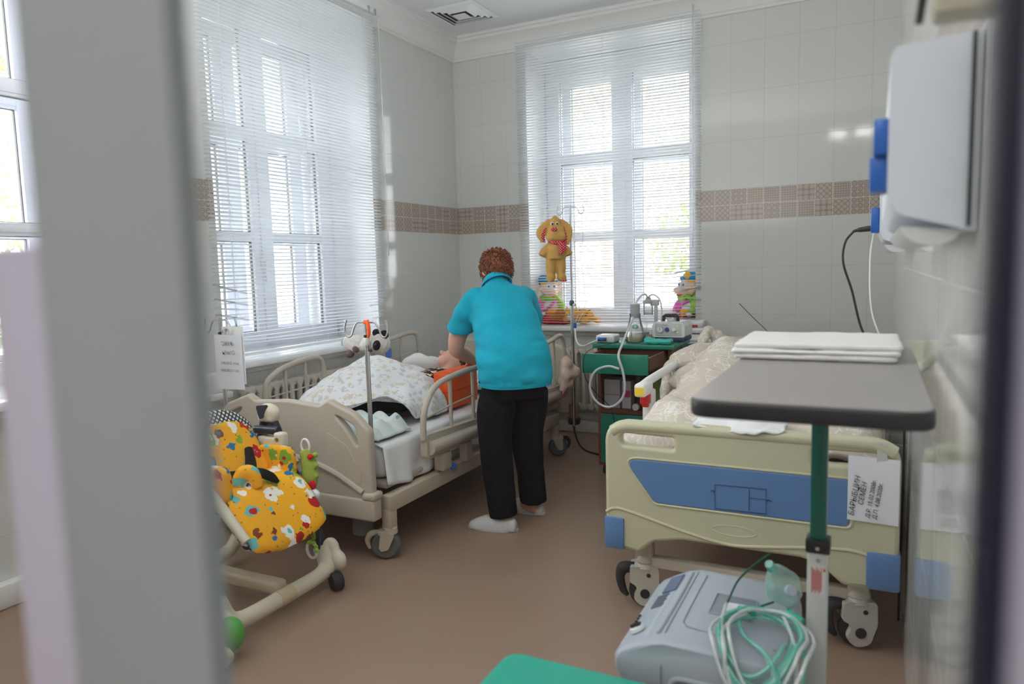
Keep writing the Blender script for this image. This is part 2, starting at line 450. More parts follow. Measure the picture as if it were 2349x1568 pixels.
def blind(name, label, f, s0, s1, z1, zb, wand_s, seed, bends):
    "venetian blind hung in front of the wall"
    rnd = random.Random(seed)
    mid = (s0+s1)/2; t = thing(name, label, 'blind', f(mid, -.03, z1+.045), 'window blinds')
    def bar(mb, a0, a1, b0, b1, d0, d1, bev=.003):
        a, b = f(a0, d0, b0), f(a1, d1, b1)
        mb.box([min(a[i], b[i]) for i in range(3)], [max(a[i], b[i]) for i in range(3)], bev, 1)
    m = MB(); bar(m, s0, s1, z1, z1+.045, -.06, -.012); obj('headrail', m, M['slat'], t)
    for q in (s0+.04, s1-.1, s1-.03):
        c = MB(); bar(c, q, q+.022, z1-.008, z1+.05, -.066, -.058); obj('bracket', c, M['steel'], t)
    pitch = .0212; n = int((z1-zb-.02)/pitch)
    m = MB(); NS = 14
    for i in range(n):
        z = z1-.012-i*pitch; low = n-i
        tilt = -.0038+rnd.uniform(-.0006, .0006)
        bend = bends.get(low, (0, 0))
        for sd in (0,):
            rows = []
            for k in range(NS+1):
                u = k/NS; s = s0+.008+(s1-s0-.016)*u
                dz = 0.0
                if low < 14: dz = .004*math.sin(7*u+low)*(14-low)/14
                if bend[0]: dz += bend[0]*max(0, (.16-u)/.16)
                if bend[1]: dz += bend[1]*max(0, (u-.84)/.16)
                rows.append([f(s, -.0125-.0125*0+q*.0125-.022, z+dz+q*tilt+.0022*(1-q*q)) for q in (-1, -.33, .33, 1)])
            R = [[m.bm.verts.new(p) for p in r] for r in rows]
            for a, b in zip(R, R[1:]):
                for j in range(3): m.bm.faces.new((a[j], a[j+1], b[j+1], b[j]))
    obj('slats', m, M['slat'], t, 60)
    m = MB(); bar(m, s0+.004, s1-.004, zb-.016, zb+.002, -.052, -.018, .004); obj('bottom_rail', m, M['slat'], t)
    m = MB()
    for q in (.1, .5, .9):
        s = s0+(s1-s0)*q
        for d in (-.0485, -.0215): m.tube([f(s, d, z1), f(s, d, zb)], .0009, 5)
    obj('ladder_cord', m, M['cord'], t)
    m = MB(); m.tube([f(wand_s, -.062, z1), f(wand_s, -.064, 1.45)], .004, 8).cyl(f(wand_s, -.064, 1.45), f(wand_s, -.064, 1.42), .006, .004)
    obj('tilt_wand', m, M['wandp'], t)
    return t
blind('venetian_blind', 'white venetian blind over the back wall window behind the hanging toy dog', lambda s, d, z: V((s, d, z)), .585, 2.045, 3.105, .83, 1.985, 3,
      {18: (0, .05), 17: (0, .02), 12: (.0, .03), 11: (0, .06), 8: (-.01, .03)})
blind('venetian_blind', 'white venetian blind over the left wall window above the beige bed', lambda s, d, z: V((-d, s, z)), -2.61, -1.10, 3.06, .88, -1.085, 5,
      {14: (.06, 0), 11: (.05, 0), 10: (.02, 0), 7: (.05, .06), 3: (.0, .04), 2: (.03, .06)})

# ceiling vent: square diffuser of nested frames
t = thing('ceiling_vent', 'square white ceiling air vent with nested louvres near the corner', 'vent', (.42, -.55, 3.169))
def sqring(m, h, w, z0, z1, drop):
    c = (.42, -.55)
    ring = lambda r, z: [V((c[0]+a*r, c[1]+b*r, z)) for a, b in ((-1, -1), (1, -1), (1, 1), (-1, 1))]
    m.loft([ring(h, z0), ring(h-w, z0-drop), ring(h-w-.003, z0-drop+.002), ring(h-.004, z0+.004)], False, True, True)
m = MB(); sqring(m, .20, .028, 3.166, 3.15, .012); obj('vent_frame', m, M['white'], t, 20)
m = MB()
for h in (.158, .122, .086): sqring(m, h, .014, 3.166, 3.16, .016)
m.box((.37, -.60, 3.143), (.47, -.50, 3.147)); obj('louvre', m, M['white'], t, 20)
obj('duct_dark_sheet', MB().box((.245, -.725, 3.1665), (.595, -.375, 3.1695)), M['black'], t, 0)  # flat black sheet stands in for the darkness inside the duct

# ---------------------------------------------------------------- glass partition (the photograph is taken through it)
e = structe('door_1', (2.99, -5.08, 0))
obj('door_stile', MB().box((2.79, -5.092, 0), (2.893, -5.08, 3.17), .002), M['greyalu'], e)
obj('door_stile', MB().box((3.1885, -5.10, 0), (3.40, -5.078, 3.17), .004), M['lilac'], e)
obj('door_seal', MB().box((3.1805, -5.088, 0), (3.190, -5.070, 3.17), .002), M['navy'], e)
obj('door_glass', MB().box((2.893, -5.089, 0), (3.1805, -5.086, 3.17)), M['pane'], e, 0)
e = structe('trim_4', (2.76, -5.08, 0))
obj('infill_post', MB().box((2.742, -5.09, 0), (2.789, -5.08, 1.334), .003), M['lilac'], e)
obj('infill_glass', MB().box((2.60, -5.089, 1.334), (2.789, -5.086, 3.17)), M['pane'], e, 0)
struct('wall_front', MB().box((-.9, -5.13, 0), (2.60, -5.05, 3.17)), M['beigewall'], 0)

# ---------------------------------------------------------------- wall consoles
def console(label, y0, y1):
    t = thing('bedhead_console', label, 'wall console', (3.27, (y0+y1)/2, 1.36), 'wall consoles')
    prof = rpoly([(3.269, 1.345), (3.18, 1.372), (3.168, 1.40), (3.168, 1.585), (3.269, 1.592)], [.004, .02, .02, .015, .002])
    obj('housing', MB().prism(prof, lambda u, v, w: V((u, w, v)), y0, y1), M['consolep'], t, 35)
    lens = [(3.222+.038*math.cos(a), 1.36+.03*math.sin(a)) for a in [PI+.15+i*(PI-.5)/12 for i in range(13)]]
    obj('lamp_diffuser', MB().prism(lens, lambda u, v, w: V((u, w, v)), y0+.015, y1-.015), M['lampd'], t, 50)
    obj('end_seam', MB().box((3.258, y0-.004, 1.352), (3.262, y0+.002, 1.59)), M['black'], t, 0)
    return t
M['consolep'] = plain('pale blue grey console plastic', sr(204, 210, 220), .4)
M['lampd'] = plain('frosted lamp diffuser', sr(205, 206, 206), .25)
c1 = console('white wall console with a lamp below, nearest one on the right wall', -4.22, -3.45)
obj('socket', MB().box((3.150, -4.20, 1.452), (3.169, -4.10, 1.50), .003).box((3.146, -4.19, 1.405), (3.169, -4.12, 1.452), .003), M['bluep'], c1)
obj('socket', MB().box((3.158, -3.9, 1.43), (3.169, -3.84, 1.49), .003), M['white'], c1)
c2 = console('white wall console with black plug and blue socket, farther one on the right wall', -2.62, -1.85)
obj('socket', MB().box((3.140, -2.5, 1.40), (3.167, -2.45, 1.485), .004), M['bluep'], c2)
obj('socket', MB().box((3.150, -2.4, 1.40), (3.169, -2.34, 1.47), .003), M['white'], c2)
pc = thing('power_cable', 'black power cord hanging from the blue socket by the right wall', 'cord', (3.12, -2.47, .8))
obj('plug', MB().cyl((3.14, -2.475, 1.416), (3.10, -2.475, 1.412), .011, .008, 12).cyl((3.10, -2.475, 1.412), (3.084, -2.475, 1.408), .006, .005, 10), M['black'], pc)
obj('cable', MB().tube([(3.086, -2.475, 1.408), (3.06, -2.475, 1.37), (3.055, -2.475, 1.30), (3.085, -2.475, 1.20), (3.125, -2.48, 1.05), (3.20, -2.49, .95), (3.257, -2.5, .80), (3.259, -2.5, .02)], .0042, 8, 8), M['black'], pc)
tag(obj('power_cable', MB().tube([(3.15, -2.40, 1.405), (3.14, -2.41, 1.30), (3.15, -2.42, 1.12), (3.20, -2.42, .98), (3.258, -2.43, .82), (3.26, -2.43, .02)], .0028, 6, 8), M['white']), 'thin white cord hanging beside the black cord by the right wall', 'cord')
# bracket hanging above the near console
t = thing('wall_bracket', 'beige wall bracket above the near white console', 'bracket', (3.25, -4.42, 1.60))
obj('arm', MB().box((3.20, -4.48, 1.545), (3.268, -4.43, 1.72), .008), plain('beige painted bracket', sr(176, 170, 152), .5), t)
obj('strap', MB().tube([(3.20, -4.50, 1.70), (3.197, -4.49, 1.62), (3.19, -4.44, 1.55)], .004, 8, 5), M['black'], t)

# ---------------------------------------------------------------- radiators
def radiator(label, f, s0, s1, z0, z1, d0):
    t = thing('radiator', label, 'radiator', f((s0+s1)/2, d0, z0), 'radiators under the windows')
    n = int((s1-s0)/.062); m = MB()
    for i in range(n):
        s = s0+.031+i*.062
        for dd in (.0, .055):
            m.tube([f(s, d0+dd, z0+.03), f(s, d0+dd, z1-.03)], .0165, 10)
        for z in (z0+.025, z1-.025):
            m.tube([f(s, d0-.012, z), f(s, d0+.067, z)], .024, 12)
            m.tube([f(s-.031, d0+.027, z), f(s+.031, d0+.027, z)], .02, 12)
    obj('sections', m, M['radiator'], t)
    m = MB().tube([f(s0-.08, d0+.027, 0.0), f(s0-.08, d0+.027, z0+.02), f(s0+.02, d0+.027, z0+.025)], .012, 10)
    obj('supply_pipe', m, M['radiator'], t)
radiator('white ribbed radiator under the back window behind the green cabinet', lambda s, d, z: V((s, d, z)), .70, 1.95, .20, .68, -.15)
radiator('white ribbed radiator under the left window behind the beige bed', lambda s, d, z: V((-d, s, z)), -2.50, -1.2, .20, .70, -.11)
t = thing('junction_box', 'small white wall box under the left end of the left window sill', 'wall box', (.06, -2.66, .72))
obj('housing', MB().box((.001, -2.72, .70), (.10, -2.60, .80), .01), M['white'], t)
obj('foot', MB().box((.001, -2.73, .665), (.115, -2.59, .70), .008), M['white'], t)

# ---------------------------------------------------------------- fabrics
def motif_mat(name, base, cols, scale=16, cover=.55, size=.3, small=None, rough=.85, seam=0):
    "printed cloth: scattered coloured motifs (blobs with a second lobe) on a plain ground"
    t = NT(name); o = t.obj()
    wob = t.noise(o, scale*2.2, 1); 
    mx = t.n('ShaderNodeMix', data_type='VECTOR'); t.put(mx.inputs[0], .035); t.link(o, mx.inputs[4]); t.link(wob[1], mx.inputs[5])
    v = mx.outputs[1]
    vo = t.voro(v, scale, rand=.75)
    rnd = t.xyz(vo['Color'])
    lim = t.math('MULTIPLY_ADD', rnd[1], size*.45, size*.75)
    m = t.math('MULTIPLY', t.math('LESS_THAN', vo['Distance'], lim), t.math('LESS_THAN', rnd[2], cover))
    n = len(cols); stops = [(i/n, c) for i, c in enumerate(cols)]
    col = t.mix(m, base, t.ramp(rnd[0], stops, 'CONSTANT'))
    # a second colour inside each motif
    m2 = t.math('MULTIPLY', m, t.math('LESS_THAN', vo['Distance'], t.math('MULTIPLY', lim, .45)))
    col = t.mix(m2, col, t.ramp(rnd[1], [(i/n, c) for i, c in enumerate(cols[2:]+cols[:2])], 'CONSTANT'))
    if small:
        vs = t.voro(o, scale*2.6, rand=1.0); k = t.math('MULTIPLY', t.math('LESS_THAN', vs['Distance'], .16), t.math('LESS_THAN', t.xyz(vs['Color'])[0], .5))
        col = t.mix(t.math('MULTIPLY', k, t.math('SUBTRACT', 1.0, m)), col, small)
    t.bump(t.noise(o, 380, 2)[0], .12, .002)
    return t.set(col, rough, spec=.2)
M['print'] = motif_mat('yellow nursery print cotton', sr(246, 178, 40), [sr(240, 240, 232), sr(190, 36, 40), sr(34, 120, 170), sr(130, 66, 36), sr(132, 176, 60), sr(240, 240, 232), sr(110, 190, 190)], 18, .92, .47, sr(150, 120, 40))
M['bears'] = motif_mat('white flannel with pale bears', sr(232, 234, 238), [sr(216, 208, 190), sr(208, 209, 216), sr(220, 212, 196), sr(200, 202, 210), sr(216, 208, 190)], 30, .9, .42, sr(204, 206, 212))
def gingham():
    t = NT('black and white lattice cloth'); X = t.xyz(t.obj())
    a = t.math('LESS_THAN', t.math('PINGPONG', t.math('ADD', X[1], X[2]), .011), .0042)
    b = t.math('LESS_THAN', t.math('PINGPONG', t.math('SUBTRACT', X[1], X[2]), .011), .0042)
    return t.set(t.mix(t.math('MAXIMUM', a, b), sr(226, 228, 222), sr(38, 52, 66)), .8, spec=.2)
M['gingham'] = gingham()
def paisley():
    t = NT('beige cotton with white paisley scrolls'); o = t.obj()
    wob = t.noise(o, 9, 2)
    mx = t.n('ShaderNodeMix', data_type='VECTOR'); t.put(mx.inputs[0], .09); t.link(o, mx.inputs[4]); t.link(wob[1], mx.inputs[5])
    vo = t.voro(mx.outputs[1], 8.5, rand=.9)
    rings = t.math('LESS_THAN', t.math('PINGPONG', vo['Distance'], .075), .013)
    rings = t.math('MULTIPLY', rings, t.math('LESS_THAN', vo['Distance'], .5))
    v2 = t.voro(mx.outputs[1], 26, 'DISTANCE_TO_EDGE'); fine = t.math('MULTIPLY', t.math('LESS_THAN', v2['Distance'], .06), t.math('LESS_THAN', t.xyz(vo['Color'])[1], .45))
    col = t.mix(t.math('MULTIPLY', t.math('MAXIMUM', rings, fine), .75), sr(212, 201, 188), sr(234, 232, 230))
    t.bump(t.noise(o, 300, 2)[0], .1, .002)
    return t.set(col, .85, spec=.2)
M['paisley'] = paisley()
M['sheet'] = plain('white cotton sheet', sr(230, 231, 233), .85, spec=.2, bump=.12, bscale=260, var=.02)
M['sheetcool'] = motif_mat('pale blue green bed linen', sr(206, 216, 216), [sr(150, 170, 172), sr(176, 196, 190), sr(206, 216, 216)], 15, .35, .2, None)
M['towel'] = plain('white towelling', sr(222, 222, 220), .95, spec=.1, bump=.5, bscale=330, var=.03)
M['blackcloth'] = plain('black knitted cloth', sr(24, 24, 30), .95, spec=.15, bump=.25, bscale=300)

def caster(parent, x, y, housing, wheelmat, r=.065, w=.05, top=.16, ang=0.0, pedal=None):
    "swivel caster: round mount, fork housing, wheel"
    R = Matrix.Translation((x, y, 0)) @ Matrix.Rotation(ang, 4, 'Z')
    f = MB().lathe([(.028, top), (.034, top-.004), (.036, top-.028), (.03, top-.034)], (0, 0, 0), 20)
    side = rpoly([(-.02, .135), (.04, .135), (.04, .11), (.012, .05), (-.02, .042), (-.03, .06)], .012, 4)
    for s in (-1, 1): f.prism(side, lambda u, v, ww: V((u-.02, ww, v)), s*(w/2+.004)-.007, s*(w/2+.004)+.007)
    f.box((-.055, -w/2-.008, .115), (.02, w/2+.008, .14), .01)
    me = f.mesh('t'); me.transform(R); c = obj('caster', me, housing, parent)
    m = MB().lathe([(.02, -w/2+.004), (r-.012, -w/2), (r, -w/2+.01), (r, w/2-.01), (r-.012, w/2), (.02, w/2-.004)], (-.02, 0, r), 28, (0, 1, 0))
    me = m.mesh('t'); me.transform(R); obj('wheel', me, wheelmat, c)
    if pedal:
        p = MB().tube([(-.05, 0, .125), (-.085, 0, .12), (-.105, 0, .09), (-.095, 0, .05)], [.012, .016, .013, .008], 10, 4)
        me = p.mesh('t'); me.transform(R); obj('brake_pedal', me, pedal, c)
    return c

def tubes(parent, name, mat, paths, r, n=10, k=1):
    for p in paths: obj(name, MB().tube(p, r, n, k), mat, parent)

def siderail(parent, x, path, lower, bars, rod, mat, tube=.0155, side=1):
    "moulded side rail lying in a plane of constant x; path etc. are (y,z)"
    P = [(x, y, z) for y, z in path]
    r = obj('side_rail', MB().tube(P, tube, 12, 6), mat, parent)
    lp = rpoly(lower, .02, 4)
    m = MB().loft([[V((x+d, y, z)) for y, z in lp] for d in (-.02*side, .018*side)])
    m.tube([(x+.016*side, lower[0][0]+.02, (lower[0][1]+lower[-1][1])/2-.01), (x+.016*side, lower[1][0]-.02, (lower[1][1]+lower[2][1])/2-.01)], .034, 14)
    obj('rail_panel', m, mat, r)
    for (y0, z0, y1, z1) in bars:
        obj('rail_bar', MB().tube([(x, y0, z0), (x, y1, z1)], .010, 10), mat, r)
    for (y0, z0, y1, z1) in rod:
        obj('rail_rod', MB().tube([(x, y0, z0), (x, y1, z1)], .005, 8), mat, r)
    return r

# ---------------------------------------------------------------- bed by the left window
bed = thing('hospital_bed', 'beige hospital bed with a patient under a printed blanket, under the left window', 'bed', (.72, -1.7, 0), 'hospital beds')
fy = -2.80
out = rpoly([(.235, .21), (1.185, .21), (1.185, .30), (1.186, .34), (1.186, .615), (1.10, .69), (.955, .742), (.905, .714), (.71, .728), (.515, .714), (.465, .742), (.32, .69), (.248, .615), (.248, .34), (.235, .30)],
            [.01, .01, .02, .02, .05, .06, .03, .03, .4, .03, .03, .06, .05, .02, .02])
hole = rpoly([(.985, .682), (1.105, .632), (1.125, .52), (1.05, .625)], [.012, .03, .012, .05])
mir = lambda L: [(1.42-u, v) for u, v in reversed(L)]
F = frame4((0, fy, 0), (1, 0, 0), (0, 0, 1), (0, -1, 0))
fb = obj('footboard', plate([out, hole, mir(hole)], .044, .012, F, 3), M['bedbeige'], bed)
obj('footboard_base', MB().box((.228, -2.832, .205), (1.200, -2.768, .305), .012, 3), M['bedbeige'], fb)
obj('corner_collar', MB().box((1.135, -2.836, .30), (1.206, -2.762, .335), .012, 3), M['bedbeige'], fb)
obj('moulded_ridge', MB().tube([(.62, -2.818, .47), (.80, -2.822, .455), (.98, -2.824, .41), (1.14, -2.826, .335)], .014, 8, 6), M['bedbeige'], fb)
ins = rpoly([(.94, .60), (1.06, .54), (1.13, .43), (1.13, .36), (.93, .42)], .02)
obj('inset_panel', plate([ins], .006, .002, frame4((0, fy-.021, 0), (1, 0, 0), (0, 0, 1), (0, -1, 0)), 1), M['bedbeige'], fb)
lab = obj('warning_label', MB().box((.755, -2.8255, .325), (.86, -2.8222, .392)), plain('grey bed label', sr(112, 116, 120), .5), fb, 0)
obj('label_stripe', MB().box((.832, -2.8265, .325), (.862, -2.8250, .392)), plain('dark blue label edge', sr(34, 66, 130), .5), lab, 0)
text('label_mark', 'CE', .034, frame4((.772, -2.8262, .345), (1, 0, 0), (0, 0, 1), (0, -1, 0)), M['black'], lab)
hb = obj('headboard', plate([rpoly([(.19, .27), (1.29, .27), (1.29, .62), (1.22, .73), (1.08, .79), (.40, .79), (.26, .73), (.19, .62)], .05)], .045, .014, frame4((0, -.62, 0), (1, 0, 0), (0, 0, 1), (0, -1, 0)), 3), M['bedbeige'], bed)
b = obj('corner_bumper', MB().lathe([(.03, .35), (.034, .34), (.034, .25)], (1.285, -.66, 0), 20), plain('tan bumper sleeve', sr(150, 118, 92), .5), bed)
obj('bumper_disc', MB().lathe([(.042, .25), (.045, .245), (.045, .215), (.04, .205)], (1.285, -.66, 0), 24), M['black'], b)
m = MB()
m.box((1.17, -2.74, .225), (1.225, -.78, .30), .006).box((.20, -2.74, .225), (.255, -.78, .30), .006)
for y in (-2.72, -.80): m.box((.255, y-.03, .235), (1.17, y+.03, .29), .005)
obj('underframe', m, M['bedmetal'], bed)
m = MB().box((.27, -2.70, .315), (1.18, -.68, .355), .015).box((.40, -2.4, .29), (.98, -1.0, .318), .004)
obj('mattress_deck', m, M['bedmetal'], bed)
for x in (1.196, .228):
    for y in (-2.715, -.80):
        obj('leg', MB().box((x-.026, y-.026, .135), (x+.026, y+.026, .24), .006), M['bedmetal'], bed)
caster(bed, 1.196, -2.715, M['bedmetal'], M['greyrubber'], .066, .045, .15, .5, M['bedmetal'])
caster(bed, .228, -2.715, M['bedmetal'], M['greyrubber'], .066, .045, .15, 1.2)
caster(bed, 1.196, -.80, M['bedmetal'], M['greyrubber'], .066, .045, .15, -2.4, M['black'])
caster(bed, .228, -.80, M['bedmetal'], M['greyrubber'], .066, .045, .15, 2.0)
obj('pole_socket', MB().cyl((1.06, -2.735, .11), (1.06, -2.735, .21), .05, .05, 24).cyl((1.06, -2.735, .21), (1.06, -2.735, .225), .02, .02, 16), M['greyrubber'], bed)
# mattress under a white fitted sheet that hangs on the right side
m = MB().box((.262, -2.712, .355), (1.175, -.655, .525), .045, 4)
me = organic(m, .016, 4, .004, 9, 3, .004, 3)
obj('mattress', me, M['sheet'], bed, 180)
def side(u, v):
    y = -2.712+u*1.3; d = v
    z = .528-.185*d-.03*math.sin(u*9)*d-.03*u*d
    x = 1.172+.012*math.sin(u*22)*d+.012*d+.01*math.sin(u*51+1)*d
    if v < .02: x = 1.12
    return V((x, y, z))
obj('fitted_sheet', applied(MB().sheet(60, 12, side).mesh('t'), ('SOLIDIFY', dict(thickness=.004, offset=0))), M['sheet'], bed, 180)
# rails
siderail(bed, 1.235, [(-2.475, .50), (-2.462, .62), (-2.41, .70), (-2.32, .752), (-2.12, .775), (-1.93, .778), (-1.865, .755), (-1.845, .69), (-1.85, .56), (-1.875, .50)],
         [(-2.47, .405), (-1.87, .405), (-1.845, .50), (-2.47, .525)], [(-2.215, .51, -2.215, .765), (-1.985, .51, -1.985, .775)], [(-2.46, .60, -2.215, .625), (-2.215, .625, -1.985, .635)], M['bedbeige'])
siderail(bed, 1.235, [(-1.40, .50), (-1.38, .62), (-1.30, .74), (-1.15, .79), (-.93, .82), (-.78, .84), (-.715, .80), (-.70, .70), (-.72, .50)],
         [(-1.40, .405), (-.74, .405), (-.71, .50), (-1.40, .52)], [(-1.12, .51, -1.12, .80), (-.88, .51, -.88, .82)], [(-.88, .66, -.71, .67)], M['bedbeige'])
rl = siderail(bed, .205, [(-1.69, .50), (-1.66, .68), (-1.56, .77), (-1.42, .825), (-1.20, .86), (-1.04, .868), (-.98, .83), (-.965, .70), (-.98, .50)],
         [(-1.69, .405), (-.98, .405), (-.965, .50), (-1.69, .52)], [(-1.36, .51, -1.36, .83), (-1.19, .51, -1.19, .855)], [(-1.36, .70, -.97, .74)], M['bedbeige'], side=-1)
k = obj('control_keypad', MB().box((.208, -1.40, .70), (.224, -1.30, .80), .003), M['bedbeige'], rl)
obj('keypad_sticker', MB().box((.2235, -1.395, .725), (.2255, -1.325, .785)), M['blueprint'], k, 0)
siderail(bed, .205, [(-2.47, .50), (-2.45, .70), (-2.38, .765), (-2.25, .80), (-2.08, .815), (-2.01, .80), (-1.985, .74), (-1.985, .62), (-2.0, .50)],
         [(-2.47, .405), (-2.0, .405), (-1.985, .50), (-2.47, .52)], [(-2.30, .51, -2.30, .79), (-2.14, .51, -2.14, .81)], [(-2.45, .64, -1.99, .66)], M['bedbeige'], side=-1)
obj('rail_bracket', MB().box((1.20, -2.34, .31), (1.255, -2.25, .40), .01), M['bedbeige'], bed)
obj('rail_bracket', MB().box((1.205, -2.10, .30), (1.25, -2.03, .40), .008), M['bedbeige'], bed)
obj('release_clip', MB().box((1.215, -2.225, .285), (1.245, -2.185, .315), .006), M['blueprint'], bed)

# ---------------------------------------------------------------- bed by the right wall
bed2 = thing('hospital_bed', 'cream and blue hospital bed with a paper sheet on its footboard by the right wall', 'bed', (2.76, -1.7, 0), 'hospital beds')
fy = -2.79
out = rpoly([(2.272, .262), (2.40, .252), (2.455, .30), (2.56, .322), (2.96, .322), (3.03, .295), (3.085, .250), (3.245, .250), (3.245, .735), (2.272, .735)],
            [.008, .03, .05, .06, .06, .05, .03, .008, .075, .075], 8)
h1 = rpoly([(2.335, .656), (2.530, .652), (2.530, .694), (2.335, .698)], [.016, .01, .008, .02])
h2 = [(5.517-u, v) for u, v in reversed(h1)]
F = frame4((0, fy, 0), (1, 0, 0), (0, 0, 1), (0, -1, 0))
fb2 = obj('footboard', plate([out, h1, h2], .046, .014, F, 3), M['cream'], bed2)
obj('top_roll', MB().tube([(2.30, fy-.006, .70), (2.345, fy-.006, .722), (2.45, fy-.006, .726), (3.08, fy-.006, .726), (3.18, fy-.006, .722), (3.225, fy-.006, .70)], .024, 12, 4), M['cream'], fb2)
pan = rpoly([(2.345, .606), (3.10, .606), (3.10, .452), (2.462, .452)], [.03, .012, .02, .03])
obj('blue_panel', plate([pan], .008, .003, frame4((0, fy-.0225, 0), (1, 0, 0), (0, 0, 1), (0, -1, 0)), 2), M['blue'], fb2)
rim = [(u, fy-.023, v) for u, v in rpoly([(2.338, .612), (3.108, .612), (3.108, .446), (2.456, .446)], [.034, .014, .024, .034])]
obj('panel_rim', MB().tube(rim, .0045, 6, 1, True), M['cream'], fb2)
obj('moulded_ridge', MB().tube([(2.275, fy-.022, .395), (2.31, fy-.022, .412), (2.37, fy-.022, .405), (2.55, fy-.022, .362), (2.70, fy-.022, .335), (2.80, fy-.022, .338), (3.0, fy-.022, .365), (3.12, fy-.022, .372), (3.22, fy-.022, .345)], .006, 8, 6), M['cream'], fb2)
ov = [(2.74+.075*math.cos(a), fy-.0228, .385+.018*math.sin(a)) for a in [2*PI*i/32 for i in range(32)]]
obj('embossed_oval', MB().tube(ov, .0015, 5, 1, True), M['offwhite'], fb2)
for x0, x1 in ((2.268, 2.345), (3.152, 3.250)):
    obj('corner_guard', MB().box((x0, fy-.030, .256), (x1, fy+.030, .378), .007, 2), M['blue'], fb2)
hold = obj('document_holder', MB().tube([(2.675, fy-.028, .46), (2.675, fy-.028, .545), (2.845, fy-.028, .548), (2.845, fy-.028, .462)], .0012, 5, 1, True)
    .tube([(2.79, fy-.028, .465), (2.79, fy-.028, .54)], .0012, 5).tube([(2.79, fy-.028, .512), (2.845, fy-.028, .512)], .001, 5).tube([(2.66, fy-.028, .52), (2.67, fy-.028, .524), (2.675, fy-.028, .515)], .002, 5).tube([(2.862, fy-.028, .508), (2.85, fy-.028, .512), (2.845, fy-.028, .505)], .002, 5),
    plain('dark blue wire', sr(44, 66, 106), .5), fb2)
obj('headboard', plate([rpoly([(2.28, .3), (3.24, .3), (3.24, .84), (2.28, .84)], .06)], .045, .014, frame4((0, -.62, 0), (1, 0, 0), (0, 0, 1), (0, -1, 0)), 3), M['cream'], bed2)
m = MB().box((2.42, -2.725, .165), (3.10, -2.685, .205), .005).box((2.42, -.83, .165), (3.10, -.79, .205), .005)
m.box((2.36, -2.72, .27), (2.41, -.8, .34), .005).box((3.11, -2.72, .27), (3.16, -.8, .34), .005)
obj('underframe', m, M['offwhite'], bed2)
for x in (2.392, 3.130):
    for y in (-2.705, -.81):
        obj('leg', MB().box((x-.033, y-.022, .185), (x+.033, y+.022, .29), .006), M['offwhite'], bed2)
def caster2(x, y, ang):
    "big swivel caster with a moulded shell over the wheel and a grey brake pedal"
    R = Matrix.Translation((x, y, 0)) @ Matrix.Rotation(ang, 4, 'Z')
    T = lambda mb: (lambda me: (me.transform(R), me)[1])(mb.mesh('t'))
    c = obj('caster', T(MB().lathe([(.03, .205), (.036, .20), (.04, .182), (.036, .176), (.04, .17), (.045, .16)], (0, 0, 0), 24)), M['casterwhite'], bed2)
    shell = rpoly([(-.058, .165), (.05, .172), (.052, .09), (.03, .02), (-.015, .01), (-.05, .04), (-.028, .085), (-.06, .105)], [.01, .02, .05, .03, .03, .03, .02, .01])
    m = MB()
    for s in (-1, 1): m.prism(shell, lambda u, v, w: V((u, w, v)), s*.026-.012, s*.026+.012)
    m.box((-.045, -.036, .14), (.045, .036, .172), .012)
    obj('caster_shell', T(m), M['casterwhite'], c)
    obj('wheel', T(MB().lathe([(.02, -.014), (.058, -.016), (.062, -.01), (.062, .01), (.058, .016), (.02, .014)], (-.002, 0, .062), 28, (0, 1, 0))), M['rubber'], c)
    obj('axle_cap', T(MB().cyl((-.002, -.042, .062), (-.002, .042, .062), .018, .018, 18)), M['rubber'], c)
    obj('swivel_pin', T(MB().cyl((.012, -.04, .135), (.012, .04, .135), .008, .008, 12)), M['rubber'], c)
    obj('brake_pedal', T(MB().tube([(-.045, 0, .15), (-.085, 0, .145), (-.098, 0, .11), (-.088, 0, .06), (-.07, 0, .035)], [.02, .024, .018, .015, .008], 12, 5)), M['rubber'], c)
caster2(2.392, -2.70, .25); caster2(3.13, -2.70, .35); caster2(2.392, -.81, .8); caster2(3.13, -.81, 1.6)
obj('mattress', organic(MB().box((2.30, -2.74, .40), (3.215, -.66, .585), .04, 3), .02, 4, .004, 9), M['sheet'], bed2, 180)
r = obj('side_rail', MB().tube([(2.262, -2.27, .775), (2.262, -2.20, .792), (2.262, -1.6, .802), (2.262, -.95, .806)], .02, 12, 4), M['white'], bed2)
obj('rail_end', MB().box((2.238, -2.335, .742), (2.288, -2.20, .80), .012, 3).box((2.24, -2.22, .60), (2.285, -2.145, .755), .01, 2).box((2.236, -2.235, .585), (2.29, -2.13, .62), .008), M['white'], r)
obj('yellow_sticker', MB().box((2.243, -2.3365, .75), (2.283, -2.3345, .785)), M['yellow'], r, 0)
obj('release_lever', MB().box((2.245, -2.275, .70), (2.285, -2.225, .745), .008).box((2.25, -2.26, .685), (2.28, -2.24, .71), .006), M['red'], r)
for y in (-1.75, -1.2, -.97): obj('rail_post', MB().cyl((2.262, y, .40), (2.262, y, .80), .011, .011, 12), M['white'], r)
